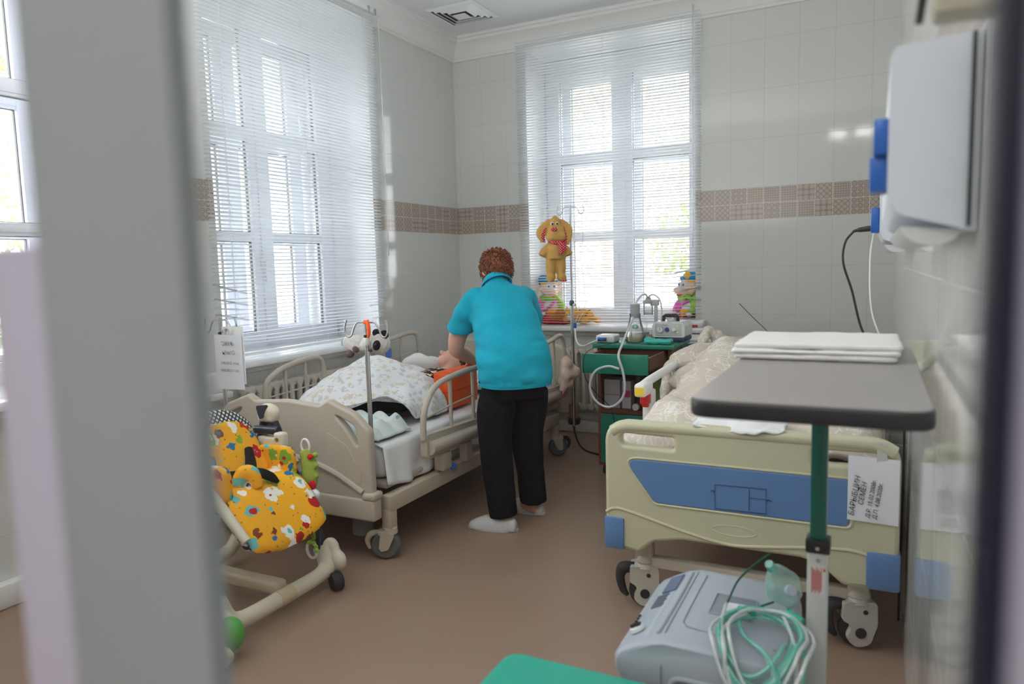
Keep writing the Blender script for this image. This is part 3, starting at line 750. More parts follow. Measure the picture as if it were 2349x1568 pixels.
# sheet of paper taped to the footboard
pp = thing('paper_sign', 'white handwritten paper sheet taped on the right end of the cream footboard', 'paper', (3.166, -2.815, .48))
py = fy-.0265
def pap(u, v): return V((3.094+u*.146, py-.0015-.003*math.sin(v*3)*u, .478+v*.212-.004*u))
obj('sheet', MB().sheet(8, 8, pap), M['paper'], pp)
obj('tape', MB().box((3.175, py-.002, .655), (3.205, py-.001, .74)), clear('clear tape', refl=.05, alpha=.5, body=(.85, .85, .82, 1)), pp, 0)
def vtext(body, x, z, size, sh=.15):
    # handwriting running upwards
    text('handwriting', body, size, frame4((x, py-.0052, z), (.0, 0, 1), (-1, 0, 0), (0, -1, 0)) @ Matrix.Rotation(-.14, 4, 'Z'), M['ink'], pp, sh, .0003, thin=-.004)
vtext('БАРЫБЦИН', 3.1125, .492, .0235); vtext('СЕМЕН', 3.139, .530, .0215)
vtext('Д.Р. 15.02.2008г.', 3.158, .490, .0178); vtext('Д.П. 4.08.2020г.', 3.178, .488, .0178)

# ---------------------------------------------------------------- people
M['skin'] = plain('fair skin', sr(222, 172, 152), .5, spec=.35, var=.03, bump=.05, bscale=200)
M['skin'].node_tree.nodes['Principled BSDF'].inputs['Subsurface Weight'].default_value = .08
M['skin'].node_tree.nodes['Principled BSDF'].inputs['Subsurface Radius'].default_value = (.01, .004, .002)
def hairmat():
    t = NT('reddish brown hair'); o = t.obj()
    n = t.noise(o, 90, 3)[0]; c = t.mix(n, sr(78, 40, 24), sr(168, 98, 62))
    t.bump(t.noise(o, 160, 2)[0], .6, .006); return t.set(c, .5, spec=.4)
M['hair'] = hairmat()
def polo():
    t = NT('turquoise pique cotton'); o = t.obj()
    t.bump(t.noise(o, 420, 2)[0], .25, .002)
    return t.set(t.mix(t.noise(o, 5, 2)[0], sr(8, 158, 186), sr(26, 176, 204)), .8, spec=.2)
M['polo'] = polo()
M['trouser'] = plain('black fleece trousers', sr(20, 20, 27), .95, spec=.15, bump=.3, bscale=240, var=.15)
M['clog'] = plain('pale grey rubber clog', sr(196, 196, 196), .5)

FD = V((-.77, .64, 0)).normalized(); LT = V((.64, .77, 0)).normalized(); UP = V((0, 0, 1))
def rings(spec, n=28, lat=LT, fwd=FD):
    "spec: (centre, half width, half depth); rings stay square to the path inside the plane of fwd and up"
    C = [V(s[0]) for s in spec]; out = []
    for i, s in enumerate(spec):
        tn = (C[min(i+1, len(C)-1)]-C[max(i-1, 0)]).normalized()
        d = lat.cross(tn).normalized()
        q = s[3] if len(s) > 3 else 2.3
        row = []
        for k in range(n):
            a = 2*PI*k/n; ca, sa = math.cos(a), math.sin(a)
            row.append(C[i]+lat*s[1]*math.copysign(abs(ca)**(2/q), ca)+d*s[2]*math.copysign(abs(sa)**(2/q), sa))
        out.append(row)
    return out
def finger(m, base, d, bend, L, r, side):
    "three joints bending towards bend"
    p = V(base); d = V(d).normalized(); b = V(bend).normalized(); pts = [p]; ang = 0
    for i, f in enumerate((.45, .32, .23)):
        ang += (.35, .5, .4)[i]
        p = p+(d*math.cos(ang)+b*math.sin(ang)).normalized()*L*f; pts.append(p)
    m.tube(pts, [r, r*.95, r*.88, r*.7], 8, 3); m.ell(pts[-1], r*.72, None, 8, 6)
def hand(m, wrist, d, palm, side, s=1.0):
    "wrist point, direction of the fingers, direction the palm faces, side = towards the thumb"
    w = V(wrist); d = V(d).normalized(); pn = V(palm).normalized(); t = V(side).normalized()
    B = Matrix((t, d, pn)).transposed()
    c = w+d*.05*s
    m.ell(c, (.040*s, .055*s, .016*s), B, 16, 10)
    m.ell(w+d*.01, (.028*s, .03*s, .02*s), B, 12, 8)
    for k, (o, L) in enumerate(((.030, .072), (.010, .080), (-.011, .074), (-.030, .058))):
        finger(m, w+d*(.09-.004*abs(k-1))*s+t*o*s, d+t*o*2, pn, L*s, .0088*s, t)
    finger(m, w+d*.03*s+t*.032*s, d*.55+t*.85, pn*.6+d*.4, .062*s, .0105*s, t)

nurse = thing('person', 'woman in turquoise polo shirt and black trousers leaning over the patient', 'person', (1.53, -2.07, 0))
# body: one continuous surface from head to feet
HC = V((1.30, -1.80, 1.302)); HF = (FD*.80+V((0, 0, -.60))).normalized()   # face looks down at the patient
HU = (V((0, 0, .80))+FD*.60).normalized(); HB = Matrix((LT, HF, HU)).transposed()
b = MB()
b.loft(rings([((1.54, -2.085, .74), .12, .10), ((1.535, -2.08, .82), .14, .115), ((1.49, -2.035, .93), .15, .12), ((1.44, -1.985, 1.03), .148, .115), ((1.39, -1.93, 1.13), .15, .10), ((1.36, -1.895, 1.165), .13, .075), ((1.338, -1.868, 1.212), .06, .058), ((1.322, -1.84, 1.248), .052, .052), ((1.305, -1.81, 1.28), .055, .055)]))
for hip, knee, ank, toe in (((1.49, -2.13, .76), (1.462, -2.165, .45), (1.515, -2.19, .09), V((-1, -.18, 0))), ((1.59, -2.02, .76), (1.548, -1.985, .44), (1.555, -1.935, .09), V((-.92, .35, 0)))):
    b.tube([hip, (V(hip)+V(knee))/2, knee, (V(knee)*.6+V(ank)*.4), ank], [.066, .066, .055, .052, .036], 14, 4)
    toe = toe.normalized(); a = V(ank)
    b.tube([a+toe*-.03+UP*-.05, a+toe*.03+UP*-.045, a+toe*.11+UP*-.06, a+toe*.16+UP*-.065], [.034, .04, .034, .02], 12, 3)
armL = [V((1.29, -2.02, 1.145)), V((1.20, -2.015, 1.02)), V((1.14, -1.985, .892)), V((1.124, -1.88, .845)), V((1.122, -1.775, .79))]
armR = [V((1.46, -1.80, 1.145)), V((1.44, -1.68, 1.04)), V((1.38, -1.56, .92)), V((1.27, -1.53, .86)), V((1.17, -1.50, .80))]
for A in (armL, armR): b.tube(A, [.058, .054, .044, .042, .029], 14, 4)
hand(b, armL[-1], (-.45, .75, -.25), (-.5, -.1, -.85), (.75, .5, -.2))
hand(b, armR[-1], (-.9, -.05, -.4), (-.3, 0, -.95), (-.1, -.95, .1))
b.ell(HC, (.073, .088, .098), HB, 24, 16)
b.ell(HC+HF*.035-HU*.055, (.055, .055, .05), HB, 18, 12)              # jaw
b.ell(HC+HF*.095-HU*.02, (.013, .02, .022), HB, 12, 8)                # nose
b.ell(HC+HF*.082-HU*.055, (.022, .012, .009), HB, 12, 8)              # lips
for s in (-1, 1):
    b.ell(HC+LT*s*.076-HF*.004-HU*.015, (.01, .02, .03), HB, 12, 8)   # ears
    b.ell(HC+LT*s*.03+HF*.076+HU*.012, (.022, .012, .01), HB, 12, 8)  # brows
obj('body', organic(b, .0065, 4), M['skin'], nurse, 180)
for s in (-1, 1): obj('eye', MB().ell(HC+LT*s*.03+HF*.0805, .0105, None, 12, 8), M['white'], nurse, 180)
# hair: cropped, layered tufts
h = MB()
h.ell(HC-HF*.012+HU*.012, (.084, .098, .104), HB, 28, 18)
h.ell(HC-HF*.045-HU*.035, (.07, .058, .06), HB, 20, 14)
hm = organic(h, .008, 3, .006, 45, 2, .004, 14)
keep = hm
hair = obj('hair', keep, M['hair'], nurse, 180)
rnd = random.Random(4); tf = MB(); cnt = 0
vs = list(hm.vertices); rnd.shuffle(vs)
for v in vs:
    q = v.co-HC; f = q.dot(HF); u_ = q.dot(HU)
    if f > .05 and u_ < .05: continue
    n = v.normal; down = (V((0, 0, -1))-n*n.z*-1).normalized() if abs(n.z) < .98 else V((1, 0, 0))
    d = (n*.45+down*.75+V((rnd.uniform(-.5, .5), rnd.uniform(-.5, .5), rnd.uniform(-.3, .3)))*.7).normalized()
    L = rnd.uniform(.012, .024)
    tf.tube([v.co-n*.003, v.co+n*.004+d*L*.5, v.co+d*L], [.0034, .0028, .0006], 4, 1)
    cnt += 1
    if cnt > 900: break
obj('hair_tufts', tf, M['hair'], hair, 180)
# polo shirt
s_ = MB()
s_.loft(rings([((1.545, -2.09, .728), .182, .160), ((1.545, -2.09, .765), .188, .167), ((1.54, -2.083, .83), .190, .168), ((1.515, -2.058, .89), .184, .160), ((1.485, -2.03, .95), .176, .150), ((1.44, -1.985, 1.04), .172, .140), ((1.395, -1.935, 1.11), .172, .128), ((1.365, -1.90, 1.155), .158, .105), ((1.348, -1.88, 1.188), .115, .08), ((1.338, -1.867, 1.212), .076, .070), ((1.328, -1.852, 1.235), .066, .064)], 36))
s_.tube([armL[0]+V((.02, .03, -.005)), armL[0], armL[1], armL[1]*.78+armL[2]*.22], [.060, .068, .074, .078], 18, 4)
s_.tube([armR[0]+V((-.01, -.02, -.005)), armR[0], armR[1], armR[1]*.55+armR[2]*.45], [.060, .068, .074, .076], 18, 4)
s_.ell((1.315, -1.985, 1.125), (.085, .085, .065)); s_.ell((1.435, -1.835, 1.125), (.085, .085, .065))
s_.ell((1.335, -2.0, 1.06), (.07, .07, .09)); s_.ell((1.455, -1.86, 1.06), (.07, .07, .09))
sm = organic(s_, .009, 9)
W1 = V((.35, .2, .5))
for v in sm.vertices:
    c = v.co; n = v.normal; w = 0
    # soft diagonal folds at the waist and behind the arm
    band = math.exp(-((c.z-.93)/.07)**2)
    w += .012*band*math.sin(40*(c.z+.35*(c.x-1.5)))*(.5+noise.noise(c*6))
    w += .011*noise.noise(V((c.x*7, c.y*7, c.z*14)))+.005*noise.noise(V((c.x*18, c.y*18, c.z*26)))
    arm = math.exp(-((c-V((1.27, -2.02, 1.06))).length/.09)**2); w += .009*arm*math.sin(60*(c.z+.5*c.x))
    if c.z < .76: w += .004*math.sin(26*(c.x+c.y))
    c += n*w
shirt = obj('polo_shirt', sm, M['polo'], nurse, 180)
# turned-down collar
cN = V((1.325, -1.848, 1.236)); nt = (V((1.305, -1.81, 1.284))-V((1.345, -1.875, 1.199))).normalized(); nd = LT.cross(nt).normalized()
prof = ((.066, -.004), (.070, .018), (.074, .022), (.080, .010), (.088, -.022), (.090, -.026), (.084, -.026), (.074, -.01))
m = MB(); N = 30; rr = []
for i in range(N):
    a = PI*.16+(2*PI-PI*.32)*i/(N-1)-PI/2+PI
    rad = LT*math.cos(a)-nd*math.sin(a)
    rr.append([cN+rad*r*(1.0 if abs(math.sin(a)) > .5 else .98)+nt*hh for r, hh in prof])
m.loft(rr, True, True)
obj('collar', m, M['polo'], shirt, 60)
m = MB()
hemr = rings([((1.545, -2.09, .727), .183, .161), ((1.545, -2.09, .745), .186, .164)], 40)
m.loft(hemr+[[p for p in hemr[1]]], False); obj('hem', applied(m.mesh('t'), ('SOLIDIFY', dict(thickness=.004))), M['polo'], shirt, 60)
# trousers
t_ = MB()
t_.loft(rings([((1.54, -2.083, .66), .15, .13), ((1.54, -2.083, .74), .165, .14), ((1.53, -2.075, .83), .15, .125)], 28))
t_.tube([(1.478, -2.14, .70), (1.465, -2.158, .60), (1.462, -2.168, .45), (1.482, -2.178, .25), (1.508, -2.188, .065)], [.088, .097, .085, .076, .072], 20, 5)
t_.tube([(1.600, -2.015, .70), (1.58, -2.0, .60), (1.552, -1.985, .44), (1.555, -1.96, .25), (1.56, -1.94, .075)], [.088, .095, .084, .076, .072], 20, 5)
tm = organic(t_, .009, 5, .003, 16, 5, .005, 5)
obj('trousers', tm, M['trouser'], nurse, 180)
# clogs
for (hx, hy, dx, dy, nm) in ((1.572, -2.195, -1, -.16, 0), (1.60, -1.925, -.96, .12, 1)):
    d = V((dx, dy, 0)).normalized(); sd = V((-d.y, d.x, 0)); o = V((hx, hy, 0))
    def sh(t, w, h, z0):  # ring across the shoe
        return [o+d*t+sd*w*math.cos(a)+UP*(z0+h*max(0, math.sin(a))**.8) for a in [PI*k/12 for k in range(13)]]+[o+d*t+sd*w*math.cos(PI+PI*k/6)*1.0+UP*z0 for k in range(1, 6)]
    m = MB().loft([sh(-.012, .022, .04, .004), sh(.0, .034, .062, .002), sh(.05, .038, .066, .002), sh(.10, .041, .07, .002), sh(.15, .046, .066, .002), sh(.20, .045, .05, .002), sh(.23, .032, .034, .004), sh(.243, .014, .018, .008)])
    c = obj('clog', organic(m, .006, 4), M['clog'], nurse, 180)
    so = MB().loft([[o+d*(.115+.135*math.cos(a))+sd*(.046+.004*math.cos(a))*math.sin(a)*-1+UP*z for a in [2*PI*k/28 for k in range(28)]] for z in (.001, .014)])
    obj('sole', so, M['clog'], c)

# ---------------------------------------------------------------- the patient
pt = thing('person', 'patient lying on back in the beige bed, covered by printed flannel blanket', 'person', (.82, -1.7, .53))
PH = V((.84, -1.535, .745)); pf = V((-.62, -.25, .74)).normalized(); pu = V((.05, .97, .25)); pu = (pu-pf*pu.dot(pf)).normalized(); pl = pu.cross(pf); PB = Matrix((pl, pf, pu)).transposed()
b = MB()
b.ell(PH, (.066, .078, .088), PB, 22, 16)
b.ell(PH+pf*.035-pu*.055, (.046, .045, .04), PB, 16, 12)
b.ell(PH+pf*.085-pu*.015, (.011, .02, .02), PB, 12, 8)
b.ell(PH+pf*.074-pu*.05, (.018, .011, .008), PB, 12, 8)
for s in (-1, 1): b.ell(PH+pl*s*.068, (.01, .018, .026), PB, 12, 8)
b.tube([PH-pu*.05, (.845, -1.61, .68), (.84, -1.68, .645)], [.045, .043, .05], 14, 4)
b.loft([[V((.82+a*math.cos(2*PI*k/24), y, z+h*math.sin(2*PI*k/24))) for k in range(24)] for y, a, z, h in ((-1.60, .05, .64, .045), (-1.65, .13, .63, .07), (-1.72, .15, .63, .085), (-1.9, .14, .625, .085), (-2.0, .13, .61, .07))])
b.tube([(.88, -1.98, .61), (.88, -2.18, .62), (.865, -2.32, .615)], [.062, .056, .045], 14, 3); b.tube([(.865, -2.32, .615), (.83, -2.42, .59), (.82, -2.52, .57)], [.044, .038, .03], 12, 3)
b.tube([(.76, -1.98, .62), (.68, -2.06, .68), (.66, -2.12, .715)], [.062, .055, .045], 14, 3); b.tube([(.66, -2.12, .715), (.66, -2.30, .65), (.66, -2.45, .57)], [.044, .04, .03], 12, 3)
for x in (.82, .66): b.tube([(x, -2.46, .57), (x, -2.51, .575), (x, -2.52, .62)], [.03, .03, .018], 10, 3)
for sx, pts in ((1, [(.95, -1.66, .64), (1.0, -1.82, .60), (.98, -1.98, .585)]), (-1, [(.69, -1.66, .64), (.63, -1.82, .60), (.64, -1.98, .585)])):
    b.tube(pts, [.042, .036, .026], 12, 4); hand(b, pts[-1], (-.1*sx, -1, -.02), (0, 0, -1), (-sx, 0, 0), .8)
obj('body', organic(b, .0065, 4), M['skin'], pt, 180)
obj('lips', MB().ell(PH+pf*.078-pu*.05, (.017, .009, .007), PB, 12, 8), plain('pale red lips', sr(190, 90, 88), .5), pt, 180)
hh = MB().ell(PH-pf*.012+pu*.022, (.072, .076, .082), PB, 22, 14)
obj('hair', organic(hh, .008, 3, .004, 60, 3), plain('dark brown short hair', sr(58, 42, 34), .6, bump=.4, bscale=150), pt, 180)
m = MB()
m.loft([[V((.835+a*math.cos(2*PI*k/24), y, z+h*math.sin(2*PI*k/24))) for k in range(24)] for y, a, z, h in ((-1.615, .06, .66, .055), (-1.635, .10, .645, .07), (-1.66, .145, .635, .085), (-1.72, .162, .635, .098), (-1.9, .15, .63, .095))])
def tee():
    t = NT('black shirt with yellow and white print'); o = t.obj(); n = t.noise(o, 34, 2)[0]
    return t.set(t.ramp(n, [(0, sr(26, 28, 36)), (.56, sr(236, 196, 40)), (.60, sr(226, 228, 230)), (.66, sr(26, 28, 36))], 'CONSTANT'), .85, spec=.2)
obj('shirt', organic(m, .009, 5, .003, 20), tee(), pt, 180)
m = MB().tube([(.88, -1.95, .615), (.88, -2.18, .622), (.865, -2.33, .618), (.83, -2.43, .592), (.825, -2.48, .575)], [.072, .066, .058, .05, .045], 16, 4)
m.tube([(.76, -1.95, .625), (.68, -2.06, .69), (.66, -2.12, .715), (.66, -2.30, .655), (.66, -2.44, .58)], [.075, .066, .057, .052, .046], 16, 4)
obj('trousers', organic(m, .009, 4, .003, 18), plain('dark trousers', sr(36, 34, 40), .9, spec=.15, bump=.2, bscale=200), pt, 180)

# blanket over the patient
def lerp(T, x):
    if x <= T[0][0]: return T[0][1]
    for (a, p), (c, q) in zip(T, T[1:]):
        if x <= c:
            t = (x-a)/(c-a); t = t*t*(3-2*t); return p+(q-p)*t
    return T[-1][1]
XN = [(-2.60, .74), (-2.50, .90), (-2.43, .985), (-2.395, 1.02), (-2.36, 1.075), (-2.03, 1.095), (-1.98, .985), (-1.82, .96)]
ZN = [(-2.60, .645), (-2.50, .665), (-2.43, .70), (-2.39, .665), (-2.35, .585), (-2.28, .548), (-2.03, .546), (-1.98, .60), (-1.82, .66)]
ZT = [(-2.60, .66), (-2.45, .74), (-2.25, .81), (-2.10, .842), (-1.95, .80), (-1.82, .755), (-1.70, .745)]
def blanket(u, v):
    y = -2.60+.88*v
    xn, zn, zt = lerp(XN, y), lerp(ZN, y), lerp(ZT, y)
    xs = min(xn-.03, .97)
    if u < .25: t = u/.25; x = .36+(.56-.36)*t; z = .56+(zt-.02-.56)*(t*t*(3-2*t))
    elif u < .62: t = (u-.25)/.37; x = .56+(xs-.05-.56)*t; z = zt-.02+.025*math.sin(PI*t)-.06*t*t
    else:
        t = (u-.62)/.38; x = xs-.05+(xn-xs+.05)*math.sin(t*PI/2); z0 = zt-.08; z = z0+(zn-z0)*(t**1.3)
        if zn > .63: z = z0+(zn-z0)*t
        x += .014*math.sin(y*31)*t
    p = V((x, y, z))
    n = noise.noise(V((x*5, y*5, 1.3)))*.022+noise.noise(V((x*11+y*6, y*8, 4)))*.018+.006*math.sin(18*(x+.6*y)+4*noise.noise(V((x*3, y*3, 0))))
    p.z += n*(1 if u < .8 else .4)
    y += .02*math.sin(u*9)
    return V((p.x+.01*noise.noise(V((y*8, x*8, 2))), y, p.z))
bl = obj('blanket', applied(MB().sheet(70, 60, blanket).mesh('t'), ('SOLIDIFY', dict(thickness=.008, offset=0)), ('SMOOTH', dict(factor=.5, iterations=2))), M['bears'], None, 180)
tag(bl, 'white flannel blanket with pale bear print draped over the patient', 'blanket')

# pillow and towel under the patient's head
p = MB().box((.42, -1.50, .555), (1.10, -.85, .64), .05, 4)
pw = obj('pillow', organic(p, .016, 10, .012, 5, 2), M['sheet'], None, 180); tag(pw, 'white pillow under the patient on the beige bed', 'pillow')
p = MB().tube([(.46, -1.50, .69), (.56, -1.52, .735), (.65, -1.53, .725), (.70, -1.47, .69)], [.045, .055, .05, .03], 14, 4).ell((.58, -1.40, .69), (.16, .12, .06))
tw = obj('rolled_towel', organic(p, .011, 5, .008, 14, 6), M['towel'], None, 180); tag(tw, 'white rolled towel beside the patient\'s head on the window side', 'towel')
# orange cushion, blue support and folded linen
p = MB().box((.985, -1.985, .545), (1.085, -1.665, .748), .008, 2)
oc = thing('positioning_cushion', 'orange vinyl cushion standing between the patient and the bed rail', 'cushion', (1.035, -1.82, .53))
obj('cover', p, M['orange'], oc); obj('seam', MB().box((.984, -1.9865, .641), (1.0865, -1.664, .644)), plain('dark orange piping', sr(180, 60, 22), .5), oc)
p = MB().box((.93, -2.47, .535), (1.03, -2.36, .60), .03, 3)
bc = obj('small_cushion', organic(p, .009, 5, .004, 15), plain('navy cloth cushion', sr(34, 36, 70), .9, spec=.2), None, 180); tag(bc, 'small navy cushion under the edge of the printed blanket', 'cushion')
def linen(u, v):
    x = .74+.40*u+.03*noise.noise(V((u*4, v*4, 5))); y = -2.70+.26*v+.03*noise.noise(V((u*4, v*4, 9)))
    e = min(1, min(u, 1-u, v, 1-v)*7)
    z = .538+e*(.03+.07*abs(noise.noise(V((x*8+y*5, y*9, 3))))+.05*abs(noise.noise(V((x*5, y*16, 8)))))+.03*e*(1-u)
    return V((x, y, z))
fl = obj('folded_linen', applied(MB().sheet(50, 36, linen).mesh('t'), ('SOLIDIFY', dict(thickness=.006, offset=1)), ('SMOOTH', dict(factor=.4, iterations=1))), M['sheetcool'], None, 180); tag(fl, 'crumpled pale blue linen at the foot of the beige bed', 'bed linen')

# ---------------------------------------------------------------- bedding on the right bed
def duvet(u, v):
    x = 2.285+.92*u; y = -2.745+1.55*v
    e = min(u, 1-u, 1)*2; rise = min(1, u/.10)*min(1, (1-u)/.08)
    z = .60+.155*rise*(.6+.4*math.sin(min(1, v*5)*PI*.5))
    z += .055*noise.noise(V((x*4.2, y*3.4, 7)))+.028*noise.noise(V((x*9, y*11, 2)))*rise
    z += .16*math.exp(-((x-2.55)/.22)**2-((y+1.75)/.35)**2)+.05*math.exp(-((x-3.0)/.2)**2-((y+2.5)/.2)**2)
    if v < .03: z -= .05
    z = max(z, .60)
    return V((x, y, z))
dv = obj('duvet', applied(MB().sheet(64, 80, duvet).mesh('t'), ('SOLIDIFY', dict(thickness=.022, offset=-1)), ('SMOOTH', dict(factor=.5, iterations=2))), M['paisley'], None, 180)
tag(dv, 'crumpled beige duvet with white scroll print on the cream bed', 'duvet')
p = MB()
for pts, rr in (([(2.232, -1.800, 0.617), (2.228, -1.760, 0.720), (2.245, -1.710, 0.802), (2.33, -1.640, 0.828), (2.45, -1.530, 0.806), (2.55, -1.430, 0.746)], [.02, .034, .04, .055, .06, .05]),
                ([(2.235, -1.680, 0.626), (2.228, -1.640, 0.738), (2.25, -1.580, 0.815), (2.34, -1.500, 0.845), (2.46, -1.400, 0.815)], [.022, .036, .042, .06, .05]),
                ([(2.24, -1.560, 0.652), (2.23, -1.520, 0.755), (2.26, -1.460, 0.815), (2.36, -1.380, 0.832), (2.48, -1.280, 0.772)], [.02, .03, .04, .05, .05]),
                ([(2.30, -1.830, 0.703), (2.36, -1.780, 0.772), (2.46, -1.680, 0.789)], [.05, .06, .05])):
    p.tube(pts, rr, 12, 4)
dr = obj('bed_cover', organic(p, .011, 4, .014, 14, 9, .016, 6), M['paisley'], None, 180)
tag(dr, 'beige scroll print cover bunched over the white rail of the cream bed', 'bed cover')
p = MB().tube([(2.275, -1.20, .835), (2.29, -1.15, .88), (2.30, -1.08, .925), (2.34, -1.04, .88), (2.40, -1.02, .84)], [.015, .03, .018, .045, .03], 14, 4).ell((2.37, -1.05, .83), (.07, .06, .04))
cc = obj('crumpled_cloth', organic(p, .008, 3, .014, 20, 5, .008, 40), M['paisley'], None, 180); tag(cc, 'crumpled beige cloth knotted at the head end of the cream bed rail', 'cloth')
def ws(u, v):
    "white top sheet peeping over the footboard"
    x = 2.60+.30*u; y = -2.822+.15*v; q = math.sin(PI*u)
    z = .757+.018*q*math.sin(PI*v)+.012*noise.noise(V((u*7, v*4, 1)))
    if v < .3: z -= (.3-v)*.07*q**.7
    return V((x, y+.012*math.sin(u*7), z))
ss = obj('top_sheet', applied(MB().sheet(36, 16, ws).mesh('t'), ('SOLIDIFY', dict(thickness=.006, offset=1))), M['sheet'], None, 180)
tag(ss, 'white sheet edge folded over the top of the cream footboard', 'bed sheet')
p = MB().box((2.232, -2.70, .612), (2.40, -2.52, .648), .012, 2)
sc = obj('sheet_corner', organic(p, .008, 3, .012, 14, 4), M['paisley'], None, 180); tag(sc, 'beige cloth corner sticking out left of the cream footboard', 'bed cover')

# ---------------------------------------------------------------- poles with hooks
def hookpair(c, d, s, r, up=1.0):
    "two open hooks on one bent rod; c top of pole, d horizontal direction, s scale"
    c, d = V(c), V(d).normalized(); Q = lambda a, h: c+d*a*s+UP*h*s*up
    side = lambda k: [Q(k*.045, 0), Q(k*.062, -.022), Q(k*.076, -.056), Q(k*.094, -.064), Q(k*.108, -.045), Q(k*.110, -.018), Q(k*.100, .012)]
    return MB().tube(list(reversed(side(-1)))+[Q(-.02, .002), Q(.02, .002)]+side(1), r, 10, 5)
M['bolt'] = M['steel']
t = thing('drip_pole', 'steel drip pole with an orange tag at the foot of the beige bed', 'pole', (1.130, -2.735, .225), 'steel poles with hooks')
obj('pole', MB().cyl((1.130, -2.735, .225), (1.130, -2.735, 1.02), .0105, .0105, 18), M['chrome'], t)
obj('inner_pole', MB().cyl((1.130, -2.735, 1.02), (1.130, -2.735, 1.088), .0075, .0075, 16), M['chrome'], t)
obj('lock_collar', MB().lathe([(.011, .985), (.0135, .99), (.0135, 1.018), (.011, 1.022)], (1.130, -2.735, 0), 18), M['white'], t)
obj('collar_band', MB().cyl((1.130, -2.735, 1.02), (1.130, -2.735, 1.032), .0125, .0125, 18), M['black'], t)
obj('hook_rod', hookpair((1.130, -2.735, 1.086), (1, .12, 0), 1.0, .0042), M['steel'], t)
obj('spring', MB().tube([(1.130+.010*math.cos(a*2.1), -2.735+.010*math.sin(a*2.1), 1.04+a*.0022) for a in range(20)], .0016, 6, 2), M['steel'], t)
obj('tag_strip', MB().tube([(1.150, -2.748, 1.10), (1.156, -2.752, 1.075), (1.158, -2.752, 1.04), (1.15, -2.75, 1.022)], [.006, .009, .008, .006], 8, 4).box((1.126, -2.752, 1.08), (1.152, -2.742, 1.10), .004), plain('neon orange plastic strip', sr(255, 104, 24), .4), t)
t = thing('drip_pole', 'steel drip pole with hanging paper beside the left window', 'pole', (.215, -2.735, .3), 'steel poles with hooks')
obj('pole', MB().cyl((.215, -2.735, .30), (.215, -2.735, 1.02), .0105, .0105, 18), M['chrome'], t)
obj('inner_pole', MB().cyl((.215, -2.735, 1.02), (.215, -2.735, 1.10), .0075, .0075, 16), M['steel'], t)
obj('hook_rod', hookpair((.215, -2.735, 1.088), (1, .12, 0), .9, .0042), M['steel'], t)
obj('lock_knob', MB().cyl((.215, -2.735, 1.035), (.26, -2.745, 1.035), .008, .012, 12), M['chrome'], t)
obj('collar_band', MB().cyl((.215, -2.735, 1.0), (.215, -2.735, 1.03), .0135, .0135, 18), M['black'], t)
t = thing('paper_sign', 'white paper hanging from the drip pole by the left window', 'paper', (.29, -2.75, .73))
obj('sheet', MB().sheet(8, 8, lambda u, v: V((.19+.185*u, -2.757-.006*math.sin(u*5), .745+.275*v))), M['paper'], t)
obj('backing_sheet', MB().sheet(4, 4, lambda u, v: V((.235+.15*u, -2.748, .775+.285*v))), M['white'], t)
for body, x, z, size in (('ФУКС', .335, .965, .03), ('Семён', .34, .922, .027), ('дата 12.03.2012', .362, .873, .018), ('пост 15.08.2020', .362, .836, .018)):
    text('handwriting', body, size, frame4((x, -2.7668, z), (-1, 0, 0), (0, 0, 1), (0, 1, 0)), M['greyink'], t, .2, .0002)
obj('hanging_loop', MB().tube([(.26, -2.752, 1.02), (.265, -2.752, 1.045), (.285, -2.752, 1.052), (.305, -2.752, 1.04), (.31, -2.752, 1.02)], .007, 8, 5), M['towel'], t)
t = thing('drip_stand', 'tall steel drip stand carrying the plush dog before the back window', 'drip stand', (1.302, -.705, .34), 'steel poles with hooks')
obj('pole', MB().cyl((1.302, -.705, .20), (1.302, -.705, 1.05), .0125, .0125, 18), M['chrome'], t)
obj('inner_pole', MB().cyl((1.302, -.705, 1.05), (1.302, -.705, 1.722), .0062, .0062, 14), M['steel'], t)
obj('clamp_knob', MB().lathe([(.012, 1.04), (.017, 1.047), (.018, 1.062), (.014, 1.075), (.008, 1.078)], (1.302, -.705, 0), 18), plain('dark teal knob', sr(40, 96, 108), .4), t)
obj('clamp_screw', MB().cyl((1.302, -.705, 1.05), (1.335, -.72, 1.045), .007, .009, 10), M['white'], t)
obj('hook_rod', hookpair((1.302, -.705, 1.708), (1, .1, 0), .85, .0034, .9), M['steel'], t)
tb = thing('feeding_tube', 'thin clear feeding tube looped from the tall drip stand to the white pump', 'tube', (1.40, -.75, 1.0))
CT = clear('clear soft tubing', refl=.12, alpha=.45, body=(.85, .88, .88, 1))
obj('line', MB().tube([(1.37, -.72, 1.67), (1.345, -.73, 1.60), (1.34, -.74, 1.45), (1.36, -.75, 1.3), (1.38, -.76, 1.15), (1.375, -.77, 1.0), (1.36, -.80, .92)], .0024, 8, 6), CT, tb, 180)
obj('line', MB().tube([(1.39, -.72, 1.67), (1.40, -.73, 1.5), (1.385, -.74, 1.38), (1.41, -.75, 1.2), (1.42, -.76, 1.05), (1.38, -.80, .93)], .0024, 8, 6), CT, tb, 180)
obj('roller_clamp', MB().box((1.352, -.812, .895), (1.372, -.795, .935), .005), M['bluep'], tb)
obj('thick_line', MB().tube([(1.36, -.80, .90), (1.385, -.85, .83), (1.43, -.92, .80), (1.50, -1.0, .80), (1.575, -1.06, .83), (1.635, -1.08, .855)], .0052, 10, 6), M['white'], tb, 180)

